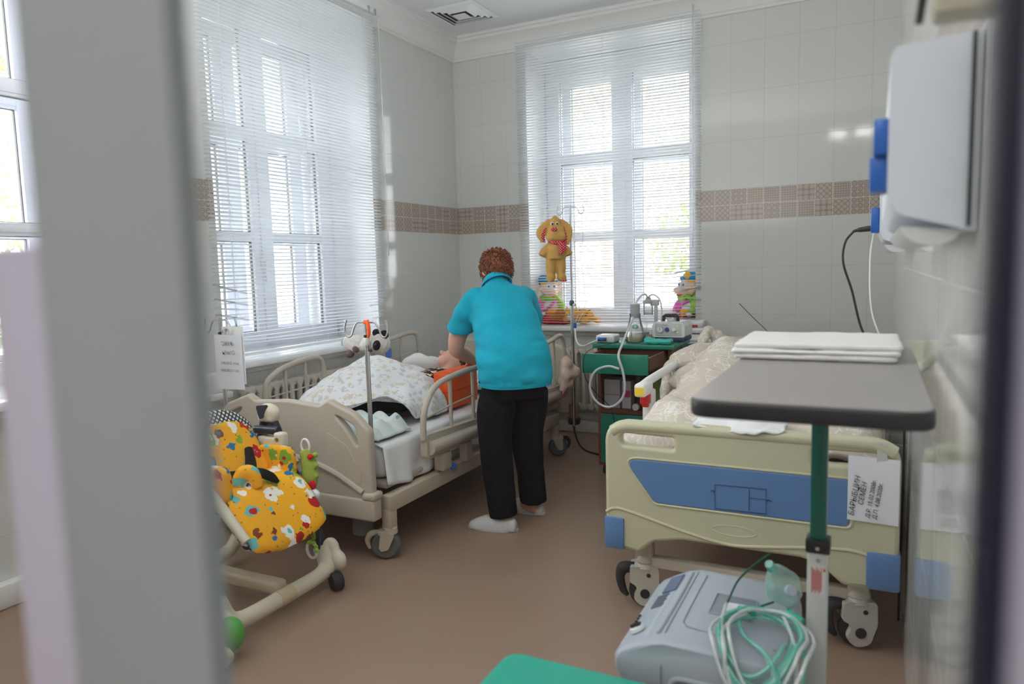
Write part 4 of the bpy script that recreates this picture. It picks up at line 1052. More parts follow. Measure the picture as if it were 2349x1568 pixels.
# ---------------------------------------------------------------- plush toys
def furry(name, c, bump=.5):
    t = NT(name); o = t.obj(); n = t.noise(o, 120, 3)[0]
    d = tuple(x*.78 for x in c[:3])+(1,); t.bump(t.noise(o, 230, 2)[0], bump, .006)
    return t.set(t.mix(n, d, c), .95, spec=.1)
M['dogfur'] = furry('golden beige plush', sr(226, 180, 104))
def polka():
    t = NT('red cotton with white dots'); X = t.xyz(t.obj())
    a = t.math('SUBTRACT', t.math('FRACT', t.math('MULTIPLY', t.math('ADD', X[0], X[2]), 60)), .5); b = t.math('SUBTRACT', t.math('FRACT', t.math('MULTIPLY', t.math('SUBTRACT', X[0], X[2]), 60)), .5)
    d = t.math('ADD', t.math('MULTIPLY', a, a), t.math('MULTIPLY', b, b))
    return t.set(t.mix(t.math('LESS_THAN', d, .05), sr(206, 30, 48), sr(244, 226, 226)), .8, spec=.2)
M['polka'] = polka()
dog = thing('plush_dog', 'golden plush dog with red dotted nose and scarf hanging from the drip stand', 'plush toy', (1.21, -.74, 1.22))
D0 = V((1.212, -.76, 0)); dx = V((.89, .45, 0)); dn = V((.45, -.89, 0))   # faces the camera side
P_ = lambda a, h, d=0: D0+dx*a+dn*d+UP*h
b = MB()
b.ell(P_(0, 1.545), (.070, .058, .062), None, 20, 14).ell(P_(0, 1.60), (.045, .04, .045)).tube([P_(0, 1.62), P_(0, 1.655)], [.03, .008], 12)
b.ell(P_(-.018, 1.51, .03), (.05, .045, .038)).ell(P_(.022, 1.51, .03), (.05, .045, .038)).ell(P_(0, 1.535, .045), (.03, .035, .025))
b.tube([P_(0, 1.49), P_(.0, 1.42), P_(-.002, 1.36)], [.045, .066, .062], 18, 4)
b.tube([P_(-.03, 1.45), P_(-.075, 1.42, .01), P_(-.095, 1.385, .02)], [.028, .026, .027], 12, 4)
b.tube([P_(.035, 1.45), P_(.075, 1.42, .01), P_(.092, 1.385, .02)], [.028, .026, .027], 12, 4)
for k in (-1, 1): b.tube([P_(k*.032, 1.37), P_(k*.036, 1.30), P_(k*.034, 1.25), P_(k*.036, 1.237, .02), P_(k*.05, 1.232, .045)], [.036, .033, .028, .03, .026], 14, 4)
obj('body', organic(b, .0055, 5, .0022, 60, 3), M['dogfur'], dog, 180)
for k, pts in ((-1, [P_(-.03, 1.628), P_(-.075, 1.575, .012), P_(-.098, 1.52, .02), P_(-.088, 1.475, .02)]), (1, [P_(.03, 1.628), P_(.07, 1.575, .012), P_(.080, 1.50, .02), P_(.078, 1.455, .02)])):
    m = MB()
    m.loft([[p+dx*w*math.cos(a)+dn*.009*math.sin(a) for a in [2*PI*i/14 for i in range(14)]] for p, w in zip(catmull(pts, 5), [.013+.028*math.sin(PI*min(1, i/15+.12)) for i in range(16)])])
    e_ = obj('ear', m, M['dogfur'], dog, 180)
    obj('ear_lining', MB().loft([[p+dx*(-k*-.004-k*.016)+dn*.004+dx*w*.5*math.cos(a)+dn*.0075*math.sin(a) for a in [2*PI*i/10 for i in range(10)]] for p, w in zip(catmull(pts[1:], 5), [.014+.014*math.sin(PI*i/10) for i in range(11)])]), M['polka'], e_, 180)
obj('nose', MB().ell(P_(-.012, 1.558, .072), (.022, .018, .015), None, 16, 10), M['polka'], dog, 180)
for k in (-.022, .010):
    ey = obj('eye', MB().ell(P_(k, 1.597, .045), .0115, None, 14, 10), M['white'], dog, 180)
    obj('pupil', MB().ell(P_(k+.001, 1.596, .053), .007, None, 12, 8), M['black'], ey, 180)
m = MB().tube([P_(-.03, 1.478, .045), P_(.0, 1.468, .06), P_(.04, 1.475, .045), P_(.05, 1.485, 0), P_(.0, 1.482, -.045), P_(-.04, 1.482, 0)], .012, 10, 4, True)
m.tube([P_(.02, 1.475, .062), P_(.032, 1.44, .072), P_(.034, 1.395, .074)], [.010, .014, .016], 8, 4)
m.tube([P_(.028, 1.475, .062), P_(.05, 1.45, .066), P_(.06, 1.42, .062)], [.010, .016, .018], 8, 4)
obj('scarf', organic(m, .004, 3), M['polka'], dog, 180)
for k in (1,): obj('foot_pad', MB().ell(P_(.05, 1.216, .05), (.022, .02, .008)), M['polka'], dog, 180)
obj('hanging_cord', MB().tube([P_(0, 1.655), P_(0, 1.68, -.01), (1.222, -.716, 1.652)], .0015, 6, 3), M['cord'], dog)
# panda
pa = thing('plush_panda', 'white plush panda with dark eye patches behind the hooks of the bed drip pole', 'plush toy', (1.08, -2.70, .96))
b = MB().ell((1.165, -2.685, .985), (.048, .045, .047), None, 20, 14).ell((1.045, -2.685, .982), (.062, .045, .045)).ell((1.0, -2.69, .99), (.035, .035, .035)).ell((1.10, -2.685, .98), (.05, .04, .04))
obj('body', organic(b, .005, 4, .003, 60, 2), furry('white plush', sr(226, 222, 218)), pa, 180)
bf = furry('dark plush', sr(44, 40, 46))
obj('ear', MB().ell((1.195, -2.69, 1.03), (.022, .014, .02)), bf, pa, 180)
obj('ear', MB().ell((1.135, -2.67, 1.035), (.02, .014, .018)), bf, pa, 180)
ep = obj('eye_patch', MB().ell((1.178, -2.728, .985), (.019, .012, .024), Matrix.Rotation(.4, 3, 'Y')), bf, pa, 180); obj('eye', MB().ell((1.181, -2.738, .989), .007), M['black'], ep, 180); 
obj('nose', MB().ell((1.150, -2.735, .962), (.008, .006, .006)), M['black'], pa, 180)
obj('paw', MB().ell((1.015, -2.715, .94), (.02, .02, .018)).tube([(1.02, -2.71, .955), (1.015, -2.715, .94)], .014), furry('grey brown plush', sr(120, 104, 108)), pa, 180)
obj('paw', MB().ell((1.055, -2.72, .965), (.018, .014, .018)), furry('grey brown plush b', sr(120, 104, 108)), pa, 180)
obj('care_label', MB().box((.955, -2.70, .975), (.975, -2.698, .998)), plain('pale blue label', sr(150, 166, 190), .7), pa, 0)
# two seated gnome dolls on the window sill
M['peach'] = plain('peach felt', sr(242, 206, 186), .9, spec=.1)
M['bluefelt'] = plain('blue felt', sr(38, 134, 186), .9, spec=.1); M['orangefelt'] = plain('orange felt', sr(248, 176, 40), .9, spec=.1)
M['limefelt'] = plain('lime green felt', sr(150, 208, 70), .9, spec=.1); M['redfelt'] = plain('red felt', sr(214, 40, 52), .9, spec=.1)
M['pinkfelt'] = plain('pink felt', sr(240, 110, 190), .9, spec=.1); M['maroon'] = plain('maroon felt', sr(140, 36, 52), .9, spec=.1)
def gnome(label, o, face, s=1.0):
    "o base point on the sill, face = horizontal direction it looks"
    o = V(o); f = V(face).normalized(); l = V((-f.y, f.x, 0)); B = Matrix((l, f, UP)).transposed()
    Q = lambda a, d, h: o+(l*a+f*d+UP*h)*s
    E = lambda r: tuple(x*s for x in r)
    t = thing('plush_gnome', label, 'plush toy', o, 'plush gnomes on the back window sill')
    b = MB().ell(Q(0, 0, .285), E((.072, .07, .075)), B).ell(Q(0, .055, .262), E((.05, .055, .04)), B).ell(Q(0, .105, .272), E((.03, .04, .027)), B).ell(Q(0, .03, .225), E((.03, .035, .02)), B)
    for k in (-1, 1): b.tube([Q(k*.06, 0, .28), Q(k*.095, -.01, .30), Q(k*.115, -.015, .312)], [.024*s, .018*s, .004*s], 10, 3)
    h = obj('head', organic(b, .005, 4), M['peach'], t, 180)
    for k in (-1, 1):
        e1 = obj('eye', MB().ell(Q(k*.026, .062, .315), E((.017, .010, .020)), B, 14, 10), M['white'], h, 180)
        obj('iris', MB().ell(Q(k*.024, .071, .313), E((.009, .005, .011)), B, 12, 8), M['bluefelt'], e1, 180)
        obj('eyebrow', MB().tube([Q(k*.04, .055, .342), Q(k*.026, .066, .35), Q(k*.012, .066, .344)], .004*s, 8, 3), M['orangefelt'], h, 180)
    obj('mouth', MB().tube([Q(-.03, .088, .238), Q(0, .108, .232), Q(.03, .088, .238)], .0045*s, 8, 4), M['redfelt'], h, 180)
    obj('hair', MB().ell(Q(0, -.02, .335), E((.076, .064, .032)), B), M['orangefelt'], h, 180)
    b = MB().ell(Q(0, -.02, .362), E((.082, .075, .032)), B).ell(Q(-.02, -.045, .385), E((.06, .05, .03)), B).tube([Q(-.04, -.05, .38), Q(-.075, -.075, .36), Q(-.09, -.09, .29), Q(-.085, -.09, .22)], [.035*s, .03*s, .024*s, .01*s], 12, 4)
    obj('hat', organic(b, .006, 4), M['bluefelt'], t, 180)
    obj('hat_crest', MB().tube([Q(.03, .03, .36), Q(.034, .035, .395), Q(.036, .03, .415)], [.02*s, .024*s, .008*s], 10, 3), M['orangefelt'], t, 180)
    b = MB().ell(Q(0, -.01, .14), E((.078, .065, .075)), B)
    obj('body', organic(b, .006, 4), M['white'], t, 180)
    obj('collar', MB().tube([Q(.07*math.cos(a), .02+.06*math.sin(a)-.02, .212-.012*math.sin(a*5)) for a in [2*PI*i/20 for i in range(20)]], .018*s, 10, 2, True), M['limefelt'], t, 180)
    obj('sash', MB().tube([Q(.055, .035, .195), Q(.0, .07, .16), Q(-.05, .045, .11)], .013*s, 10, 4), M['pinkfelt'], t, 180)
    obj('button', MB().ell(Q(.012, .062, .17), .009*s, B, 10, 8), M['redfelt'], t, 180)
    obj('waistcoat', MB().ell(Q(0, -.012, .095), E((.086, .072, .05)), B), M['orangefelt'], t, 180)
    for k in (-1, 1):
        sl = obj('sleeve', MB().tube([Q(k*.065, 0, .19), Q(k*.095, .02, .14), Q(k*.085, .05, .10)], [.03*s, .03*s, .026*s], 12, 4), M['limefelt'] if k > 0 else M['pinkfelt'], t, 180)
        obj('hand', MB().ell(Q(k*.08, .065, .085), E((.022, .024, .02)), B), M['white'], sl, 180)
        lg = obj('leg', MB().tube([Q(k*.04, .0, .05), Q(k*.055, .07, .042), Q(k*.06, .13, .035)], [.04*s, .036*s, .03*s], 12, 4), M['maroon'], t, 180)
        obj('shoe', MB().ell(Q(k*.062, .15, .04), E((.03, .03, .04)), B), M['redfelt'], lg, 180)
    return t
gnome('plush gnome doll in a blue hat at the left end of the back window sill', (.755, .17, .845), (.60, -.80, 0), .97)
gnome('plush gnome doll in a blue hat at the right end of the back window sill', (1.895, .17, .845), (-.55, -.84, 0), .97)
ct = thing('plush_cat', 'orange plush cat with dark stripes lying in the middle of the back window sill', 'plush toy', (1.04, .10, .845))
b = MB().ell((1.06, .12, .905), (.10, .07, .058)).ell((.985, .07, .915), (.062, .055, .058)).ell((1.10, .06, .875), (.03, .04, .028)).ell((.955, .03, .885), (.03, .03, .024))
for k in (-1, 1): b.tube([(.985+k*.035, .07, .955), (.985+k*.042, .07, .985)], [.018, .006], 10)
b.tube([(1.14, .13, .89), (1.19, .10, .875), (1.22, .05, .865)], [.026, .022, .014], 10, 4)
obj('body', organic(b, .006, 4, .003, 50), furry('orange plush', sr(244, 170, 50)), ct, 180)
for k in (-1, 1):
    e1 = obj('eye', MB().ell((.985+k*.02, .022, .93), (.014, .008, .014)), plain('pale yellow eye', sr(244, 232, 120), .4), ct, 180); obj('pupil', MB().ell((.985+k*.02, .014, .928), (.006, .004, .008)), M['black'], e1, 180)
obj('muzzle', MB().ell((.985, .02, .90), (.026, .016, .018)), M['white'], ct, 180)
for i in range(3): obj('stripe', MB().tube([(1.04+i*.035, .062-.004*i, .915), (1.045+i*.035, .10, .962-.004*i*i), (1.045+i*.035, .15, .955)], .006, 8, 4), furry('rust plush', sr(190, 80, 30)), ct, 180)
rb = thing('plush_toy', 'red and brown plush toy slumped beside the left gnome on the window sill', 'plush toy', (.86, .06, .845))
b = MB().ell((.86, .06, .885), (.10, .045, .04)).ell((.90, .05, .925), (.055, .04, .045))
obj('body', organic(b, .006, 4), furry('brown orange plush', sr(206, 120, 44)), rb, 180)
obj('skirt', organic(MB().ell((.82, .045, .868), (.10, .05, .026)).ell((.93, .04, .866), (.07, .04, .022)), .006, 3), furry('crimson plush', sr(196, 36, 44)), rb, 180)
wt = thing('tissue_pack', 'white and red paper packet on the right end of the back window sill', 'packet', (2.0, -.05, .845))
obj('packet', organic(MB().box((1.93, -.11, .846), (2.07, .02, .90), .015), .007, 3, .008, 20), M['white'], wt, 180); obj('red_flap', MB().box((1.955, -.118, .85), (2.03, -.111, .868), .003), M['red'], wt)

# ---------------------------------------------------------------- green bedside cabinet and what stands on it
cab = thing('bedside_cabinet', 'green and brown bedside cabinet with open drawer beside the back window', 'cabinet', (1.86, -.93, 0))
m = MB().box((1.625, -1.10, .06), (1.645, -.74, .805)).box((2.07, -1.10, .06), (2.09, -.74, .805)).box((1.625, -.755, .06), (2.09, -.74, .80)).box((1.645, -1.10, .06), (2.07, -.755, .08)).box((1.645, -1.10, .395), (2.07, -.755, .42)).box((1.645, -1.09, .685), (2.07, -.755, .70))
obj('carcass', m, M['brown'], cab, 0)
obj('top', MB().box((1.605, -1.135, .805), (2.115, -.73, .832), .006), M['green'], cab)
obj('side_panel', MB().box((2.0895, -.86, .10), (2.096, -.745, .80)), M['green'], cab, 0)
dr_ = obj('drawer', MB().box((1.660, -1.45, .715), (1.672, -1.06, .795)).box((2.043, -1.45, .715), (2.055, -1.06, .795)).box((1.66, -1.45, .712), (2.055, -1.06, .72)).box((1.66, -1.07, .715), (2.055, -1.06, .795)), M['brown'], cab, 0)
obj('drawer_front', MB().box((1.665, -1.47, .70), (2.052, -1.45, .812), .003), M['green'], dr_)
dd = obj('door', MB().box((1.647, -1.118, .083), (2.068, -1.10, .393), .003), M['green'], cab)
obj('handle', MB().tube([(1.98, -1.12, .30), (1.98, -1.14, .30), (1.98, -1.14, .22), (1.98, -1.12, .22)], .004, 8, 1), M['chrome'], dd)
for x in (1.665, 2.05):
    for y in (-1.08, -.77):
        c = obj('caster', MB().cyl((x, y, .04), (x, y, .062), .012, .012, 12), M['black'], cab)
        obj('wheel', MB().lathe([(.01, -.012), (.026, -.012), (.029, -.006), (.029, .006), (.026, .012), (.01, .012)], (x, y, .029), 20, (1, 0, 0)), M['black'], c)
def carton(label, lo, hi, c, band=None, group=None, nm='carton'):
    t = thing(nm, label, 'box', ((lo[0]+hi[0])/2, (lo[1]+hi[1])/2, lo[2]), group)
    obj('box', MB().box(lo, hi, .002, 1), plain(label[:20], c, .6), t)
    if band: obj('printed_band', MB().box((lo[0]+.004, lo[1]-.0008, lo[2]+(hi[2]-lo[2])*band[1]), (hi[0]-.004, lo[1]+.001, lo[2]+(hi[2]-lo[2])*band[2])), plain(label[:18]+' band', band[0], .6), t, 0)
    return t
carton('white medicine carton on the left of the cabinet shelf', (1.652, -1.06, .421), (1.755, -.95, .60), sr(206, 206, 212), (sr(170, 170, 178), .45, .5))
carton('white medicine carton with magenta band on the cabinet shelf', (1.768, -1.06, .421), (1.826, -.96, .595), sr(214, 210, 218), (sr(206, 60, 120), .42, .66))
carton('narrow green book standing on the cabinet shelf', (1.908, -1.06, .421), (1.943, -.94, .615), sr(116, 150, 62), (sr(200, 206, 180), .05, .2), 'green books', 'book')
carton('wide green book at the right of the cabinet shelf', (1.950, -1.06, .421), (2.02, -.94, .61), sr(120, 156, 60), None, 'green books', 'book')
t = thing('storage_jar', 'dark grey cylindrical jar standing on the cabinet shelf', 'jar', (1.865, -.99, .421)); obj('jar', MB().cyl((1.865, -.985, .421), (1.865, -.985, .66), .036, .036, 28), plain('dark grey glass jar', sr(78, 72, 80), .25), t); obj('lid', MB().cyl((1.865, -.985, .66), (1.865, -.985, .68), .037, .037, 28), M['steel'], t)
t = thing('pill_bottle', 'white pill bottle lying in front of the dark jar on the shelf', 'bottle', (1.87, -1.06, .421)); obj('bottle', MB().cyl((1.875, -1.03, .443), (1.868, -1.085, .443), .02, .02, 20), plain('brown plastic bottle', sr(150, 96, 70), .4), t); obj('cap', MB().cyl((1.868, -1.085, .443), (1.866, -1.102, .443), .021, .021, 20), M['white'], t)
dk = thing('low_cabinet', 'dark brown cabinet behind the green cabinet in the corner by the window', 'cabinet', (2.0, -.45, 0))
obj('body', MB().box((1.72, -.62, .02), (2.23, -.20, .775), .003), M['darkbrown'], dk); obj('plinth', MB().box((1.74, -.60, 0), (2.21, -.22, .021)), M['black'], dk)
obj('handle', MB().box((2.2305, -.50, .70), (2.242, -.42, .712), .003), M['chrome'], dk)
obj('lock', MB().cyl((2.229, -.56, .66), (2.236, -.56, .66), .009, .009, 12), M['chrome'], dk)
tr = thing('instrument_tray', 'white plastic tray lying on the dark brown cabinet', 'tray', (2.08, -.40, .776))
obj('tray', MB().box((1.94, -.56, .776), (2.26, -.26, .79), .006).box((1.95, -.55, .79), (2.25, -.27, .815), .012), M['white'], tr)
# suction machine
sm_ = thing('suction_pump', 'white suction machine with gauge and knobs on the green cabinet', 'medical device', (2.03, -.85, .832))
body = rpoly([(-.10, .03), (.10, .03), (.10, .10), (.085, .125), (-.085, .125), (-.10, .10)], .012)
obj('base', MB().box((1.945, -.955, .832), (2.135, -.76, .865), .012), plain('dark blue rubber base', sr(40, 56, 92), .5), sm_)
hs = obj('housing', MB().prism(body, lambda u, v, w: V((2.035+u, w, .832+v)), -.96, -.755), M['white'], sm_)
fp = obj('front_panel', MB().box((1.955, -.9625, .872), (2.115, -.9595, .945), .004), plain('light grey panel', sr(206, 206, 206), .4), hs)
g_ = obj('gauge', MB().cyl((1.985, -.9615, .91), (1.985, -.97, .91), .021, .021, 24), M['steel'], fp); obj('gauge_face', MB().cyl((1.985, -.9695, .91), (1.985, -.9708, .91), .018, .018, 24), M['white'], g_); obj('needle', MB().box((1.9845, -.9718, .905), (1.986, -.9706, .926)), M['ink'], g_, 0)
obj('knob', MB().lathe([(.013, 0), (.013, .012), (.010, .016)], (2.028, -.9615, .91), 20, (0, -1, 0)), plain('blue grey knob', sr(70, 84, 140), .4), fp)
obj('knob', MB().lathe([(.013, 0), (.012, .016), (.010, .019)], (2.072, -.9615, .91), 20, (0, -1, 0)), M['white'], fp)
for z in (.893, .93):
    l_ = NT('green indicator lamp'); l_.set(sr(150, 210, 40), .4); l_.bsdf.inputs['Emission Color'].default_value = sr(150, 230, 40); l_.bsdf.inputs['Emission Strength'].default_value = .05
    obj('indicator', MB().cyl((2.093, -.9615, z), (2.093, -.966, z), .0045, .0045, 12), l_.m, fp)
text('label_mark', 'Vacuum', .011, frame4((2.0, -.9635, .933), (1, 0, 0), (0, 0, 1), (0, -1, 0)), M['ink'], fp)
obj('carry_handle', MB().tube([(1.99, -.90, .955), (1.992, -.90, .985), (2.005, -.90, .992), (2.065, -.90, .992), (2.078, -.90, .985), (2.08, -.90, .955)], .011, 10, 1), M['rubber'], sm_)
obj('paper_towel', organic(MB().ell((2.035, -.87, .972), (.035, .03, .022)), .004, 1, .012, 60), M['white'], sm_, 180)
# suction jar on its bracket
ca = thing('suction_jar', 'small clear suction jar with grey lid clipped above the white machine', 'jar', (1.87, -.80, .99))
GL = clear('clear jar plastic', refl=.08, alpha=.12, body=(.9, .92, .9, 1))
obj('jar', MB().lathe([(.001, .985), (.028, .985), (.030, .99), (.031, 1.06), (.029, 1.062), (.028, .992), (.001, .99)], (1.865, -.80, 0), 28), GL, ca, 60)
obj('lid', MB().lathe([(.001, 1.06), (.034, 1.06), (.034, 1.075), (.02, 1.085), (.012, 1.105), (.001, 1.106)], (1.865, -.80, 0), 28), plain('grey jar lid', sr(170, 174, 178), .4), ca)
obj('wall_bracket', MB().box((1.88, -.815, 1.045), (1.935, -.785, 1.085), .006).box((1.905, -.81, .832), (1.925, -.79, 1.05), .003), plain('grey bracket plastic', sr(184, 188, 194), .4), ca)
obj('residue', MB().cyl((1.865, -.80, .991), (1.865, -.80, 1.005), .027, .027, 24), plain('pale residue', sr(216, 214, 196), .3), ca)
obj('suction_hose', MB().tube([(1.865, -.81, 1.10), (1.855, -.84, 1.122), (1.835, -.90, 1.10), (1.815, -.98, 1.03), (1.812, -1.0, 1.0)], .0055, 10, 6), plain('ivory silicone hose', sr(222, 216, 200), .45), ca, 180)
obj('suction_hose', MB().tube([(1.87, -.80, 1.105), (1.90, -.81, 1.118), (1.945, -.83, 1.09), (1.965, -.85, 1.03), (1.965, -.86, .955)], .0055, 10, 6), plain('ivory silicone hose b', sr(222, 216, 200), .45), ca, 180)
# flask
fk = thing('glass_flask', 'clear glass flask of cloudy liquid on the green cabinet', 'flask', (1.845, -1.02, .832))
GG = clear('flask glass', refl=.07)
obj('flask', MB().lathe([(.001, .833), (.058, .833), (.064, .845), (.062, .875), (.040, .955), (.032, .99), (.035, 1.012), (.033, 1.012), (.030, .99), (.038, .953), (.060, .875), (.061, .846), (.055, .836), (.001, .836)], (1.845, -1.02, 0), 40), GG, fk, 60)
liq = NT('cloudy pale liquid'); liq.set(sr(206, 206, 176), .15)
obj('liquid', MB().lathe([(.001, .837), (.055, .837), (.0595, .848), (.0575, .882), (.053, .897), (.001, .897)], (1.845, -1.02, 0), 36), liq.m, fk, 60)
obj('handle', MB().tube([(1.878, -1.02, .99), (1.905, -1.02, .985), (1.915, -1.02, .95), (1.908, -1.02, .90), (1.902, -1.02, .875)], .006, 10, 5), GG, fk, 180)
obj('stopper', MB().lathe([(.001, .985), (.027, .985), (.029, 1.0), (.030, 1.068), (.001, 1.068)], (1.845, -1.02, 0), 28), plain('grey paper cup', sr(172, 172, 174), .6), fk)
obj('green_cap', MB().ell((1.845, -1.02, .93), (.022, .02, .016)), plain('sea green cap', sr(70, 170, 150), .4), fk, 180)
# pump, wipes, little bottle
pu_ = thing('infusion_pump', 'small white pump with blue connectors on the left of the green cabinet', 'medical device', (1.68, -1.03, .832))
obj('housing', MB().box((1.615, -1.10, .834), (1.735, -.98, .882), .012, 3), M['white'], pu_)
obj('feet', MB().box((1.62, -1.09, .832), (1.73, -.99, .835)), M['rubber'], pu_, 0)
obj('connector', MB().cyl((1.638, -1.125, .858), (1.665, -1.118, .858), .013, .012, 14), M['bluep'], pu_); obj('connector', MB().cyl((1.668, -1.118, .858), (1.69, -1.112, .858), .011, .011, 14), plain('navy connector', sr(40, 70, 150), .35), pu_)
wp = thing('wipes_packet', 'turquoise soft packet of wipes at the front of the green cabinet', 'packet', (2.0, -1.07, .832))
obj('packet', organic(MB().box((1.925, -1.12, .835), (2.085, -1.03, .862), .012, 2).ell((1.955, -1.075, .857), (.04, .035, .014)), .005, 2, .008, 26, 3), plain('turquoise foil', sr(50, 190, 176), .25), wp, 180)
lb_ = thing('dropper_bottle', 'tiny brown and white bottle between the flask and machine', 'bottle', (1.925, -.90, .832)); obj('bottle', MB().lathe([(.001, .832), (.018, .832), (.018, .865), (.010, .875), (.001, .876)], (1.918, -.93, 0), 20), plain('amber bottle', sr(170, 130, 80), .3), lb_); obj('cap', MB().cyl((1.918, -.93, .875), (1.918, -.93, .905), .010, .008, 16), M['white'], lb_)
# hose loop in front of the drawer
hl = thing('oxygen_hose', 'white hose hanging in a big loop in front of the green drawer', 'hose', (1.81, -1.5, .6))
obj('hose', MB().tube([(1.84, -1.03, 1.0), (1.845, -1.15, .93), (1.868, -1.34, .86), (1.895, -1.50, .81), (1.925, -1.515, .72), (1.935, -1.52, .62), (1.90, -1.52, .55), (1.835, -1.525, .522), (1.765, -1.525, .555), (1.732, -1.525, .635), (1.765, -1.525, .72), (1.84, -1.525, .752), (1.905, -1.525, .74)], .0072, 12, 7), plain('pale grey hose', sr(206, 212, 216), .35), hl, 180)
bc_ = tag(obj('power_cable', MB().tube([(1.74, -1.135, .84), (1.72, -1.20, .835), (1.69, -1.33, .83), (1.688, -1.492, .80), (1.692, -1.49, .68), (1.75, -1.46, .58), (1.775, -1.30, .47), (1.78, -1.2, .30), (1.82, -1.15, .12), (1.83, -1.15, .005)], .0022, 6, 6), M['black']), 'thin black wire dangling in front of the open green drawer', 'cord')
fc = tag(obj('power_cable', MB().tube([(1.12, -.50, .33), (1.20, -.46, .30), (1.20, -.47, .20), (1.24, -.52, .08), (1.33, -.60, .012), (1.50, -.70, .008), (1.66, -.72, .008)], .0075, 10, 8), M['black']), 'thick black cable curving down to the floor beside the green cabinet', 'cable')
hb_ = thing('cloth_bag', 'pale pinkish cloth bundle hanging on the head end of the beige bed', 'cloth', (1.31, -.80, .5))
obj('bundle', organic(MB().tube([(1.285, -.82, .70), (1.30, -.83, .64), (1.31, -.84, .55), (1.285, -.86, .47)], [.02, .05, .055, .03], 14, 4).tube([(1.31, -.80, .66), (1.345, -.78, .60), (1.335, -.80, .54)], [.02, .032, .02], 12, 4), .008, 2, .018, 20, 4), plain('pale pink beige cloth', sr(222, 200, 186), .9, spec=.1), hb_, 180)
obj('pink_ribbon', MB().tube([(1.30, -.87, .53), (1.305, -.885, .49), (1.298, -.88, .455)], [.008, .013, .008], 8, 4), plain('pink ribbon', sr(226, 160, 176), .8), hb_, 180)

# ---------------------------------------------------------------- overbed table with folded towel
ot = thing('overbed_table', 'dark grey overbed table with a steel post at the right wall', 'table', (3.06, -3.68, 0))
M['tabletop'] = plain('dark laminate with sheen grey', sr(148, 143, 140), .36, spec=.5, var=.03)  # lighter grey puts the sheen on the dark top into its colour
tp = rpoly([(2.878, -4.115), (3.243, -4.115), (3.243, -3.235), (2.878, -3.235)], .045, 8)
obj('tabletop_edge', plate([tp], .03, .006, frame4((0, 0, 1.073), (1, 0, 0), (0, 1, 0), (0, 0, 1)), 2), plain('black table edging', sr(30, 30, 36), .45), ot)
obj('tabletop', plate([rpoly([(2.881, -4.112), (3.240, -4.112), (3.240, -3.238), (2.881, -3.238)], .043, 8)], .004, .0015, frame4((0, 0, 1.088), (1, 0, 0), (0, 1, 0), (0, 0, 1)), 1), M['tabletop'], ot)
obj('support_plate', MB().box((2.99, -3.78, 1.045), (3.13, -3.58, 1.058), .003), M['black'], ot)
po = obj('upper_post', MB().box((3.044, -3.696, .70), (3.077, -3.664, 1.046), .004), plain('reflected green gloss', sr(4, 100, 88), .15), ot)  # green colour stands for a reflection in the glossy post
sl = obj('lower_post', MB().box((3.040, -3.700, .03), (3.081, -3.660, .712), .004), plain('silver grey aluminium', sr(196, 198, 196), .4, .2), ot)
co = obj('post_collar', MB().box((3.036, -3.704, .692), (3.085, -3.656, .722), .004), M['black'], ot)
obj('screw', MB().cyl((3.0605, -3.703, .705), (3.0605, -3.7065, .705), .0045, .0045, 12), M['chrome'], co)
obj('screw', MB().cyl((3.062, -3.699, .678), (3.062, -3.7025, .678), .0045, .0045, 12), M['chrome'], sl)
lbm = obj('warning_label', MB().box((3.047, -3.7008, .60), (3.077, -3.6995, .668)), plain('label paper', sr(206, 206, 204), .5), sl, 0)
for i in range(9): obj('label_line', MB().box((3.049+.0024*i, -3.7016, .603+.004*(i % 3)), (3.0502+.0024*i, -3.7006, .662-.003*(i % 4))), M['redink'], lbm, 0)
obj('warning_mark', MB().prism([(3.072, .655), (3.077, .655), (3.0745, .664)], lambda u, v, w: V((u, w, v)), -3.7018, -3.7006), M['red'], lbm, 0)
obj('base_foot', MB().box((3.03, -4.05, .03), (3.09, -3.35, .07), .008), M['casterwhite'], ot)
for y in (-4.0, -3.4): obj('caster', MB().lathe([(.008, -.012), (.022, -.012), (.024, -.006), (.024, .006), (.022, .012), (.008, .012)], (3.06, y, .0245), 20, (1, 0, 0)), M['black'], ot)
tl = thing('folded_towel', 'folded white towel lying on the dark overbed table', 'towel', (3.03, -3.45, 1.0905))
def layer(x0, x1, y0, y1, z, h, sd, skew=0):
    m = MB().box((x0, y0, z), (x1, y1, z+h), h*.42, 3)
    me = organic(m, .005, 3, .0022, 22, sd, .002, 7)
    for v in me.vertices: v.co.x += (v.co.y-y0)*skew
    return me
obj('fold', layer(2.868, 3.205, -3.60, -3.36, 1.0915, .013, 1), M['towel'], tl, 180)
obj('fold', layer(2.862, 3.21, -3.60, -3.35, 1.1035, .012, 2), M['towel'], tl, 180)
obj('fold', layer(2.866, 3.214, -3.592, -3.30, 1.1145, .014, 3), M['towel'], tl, 180)

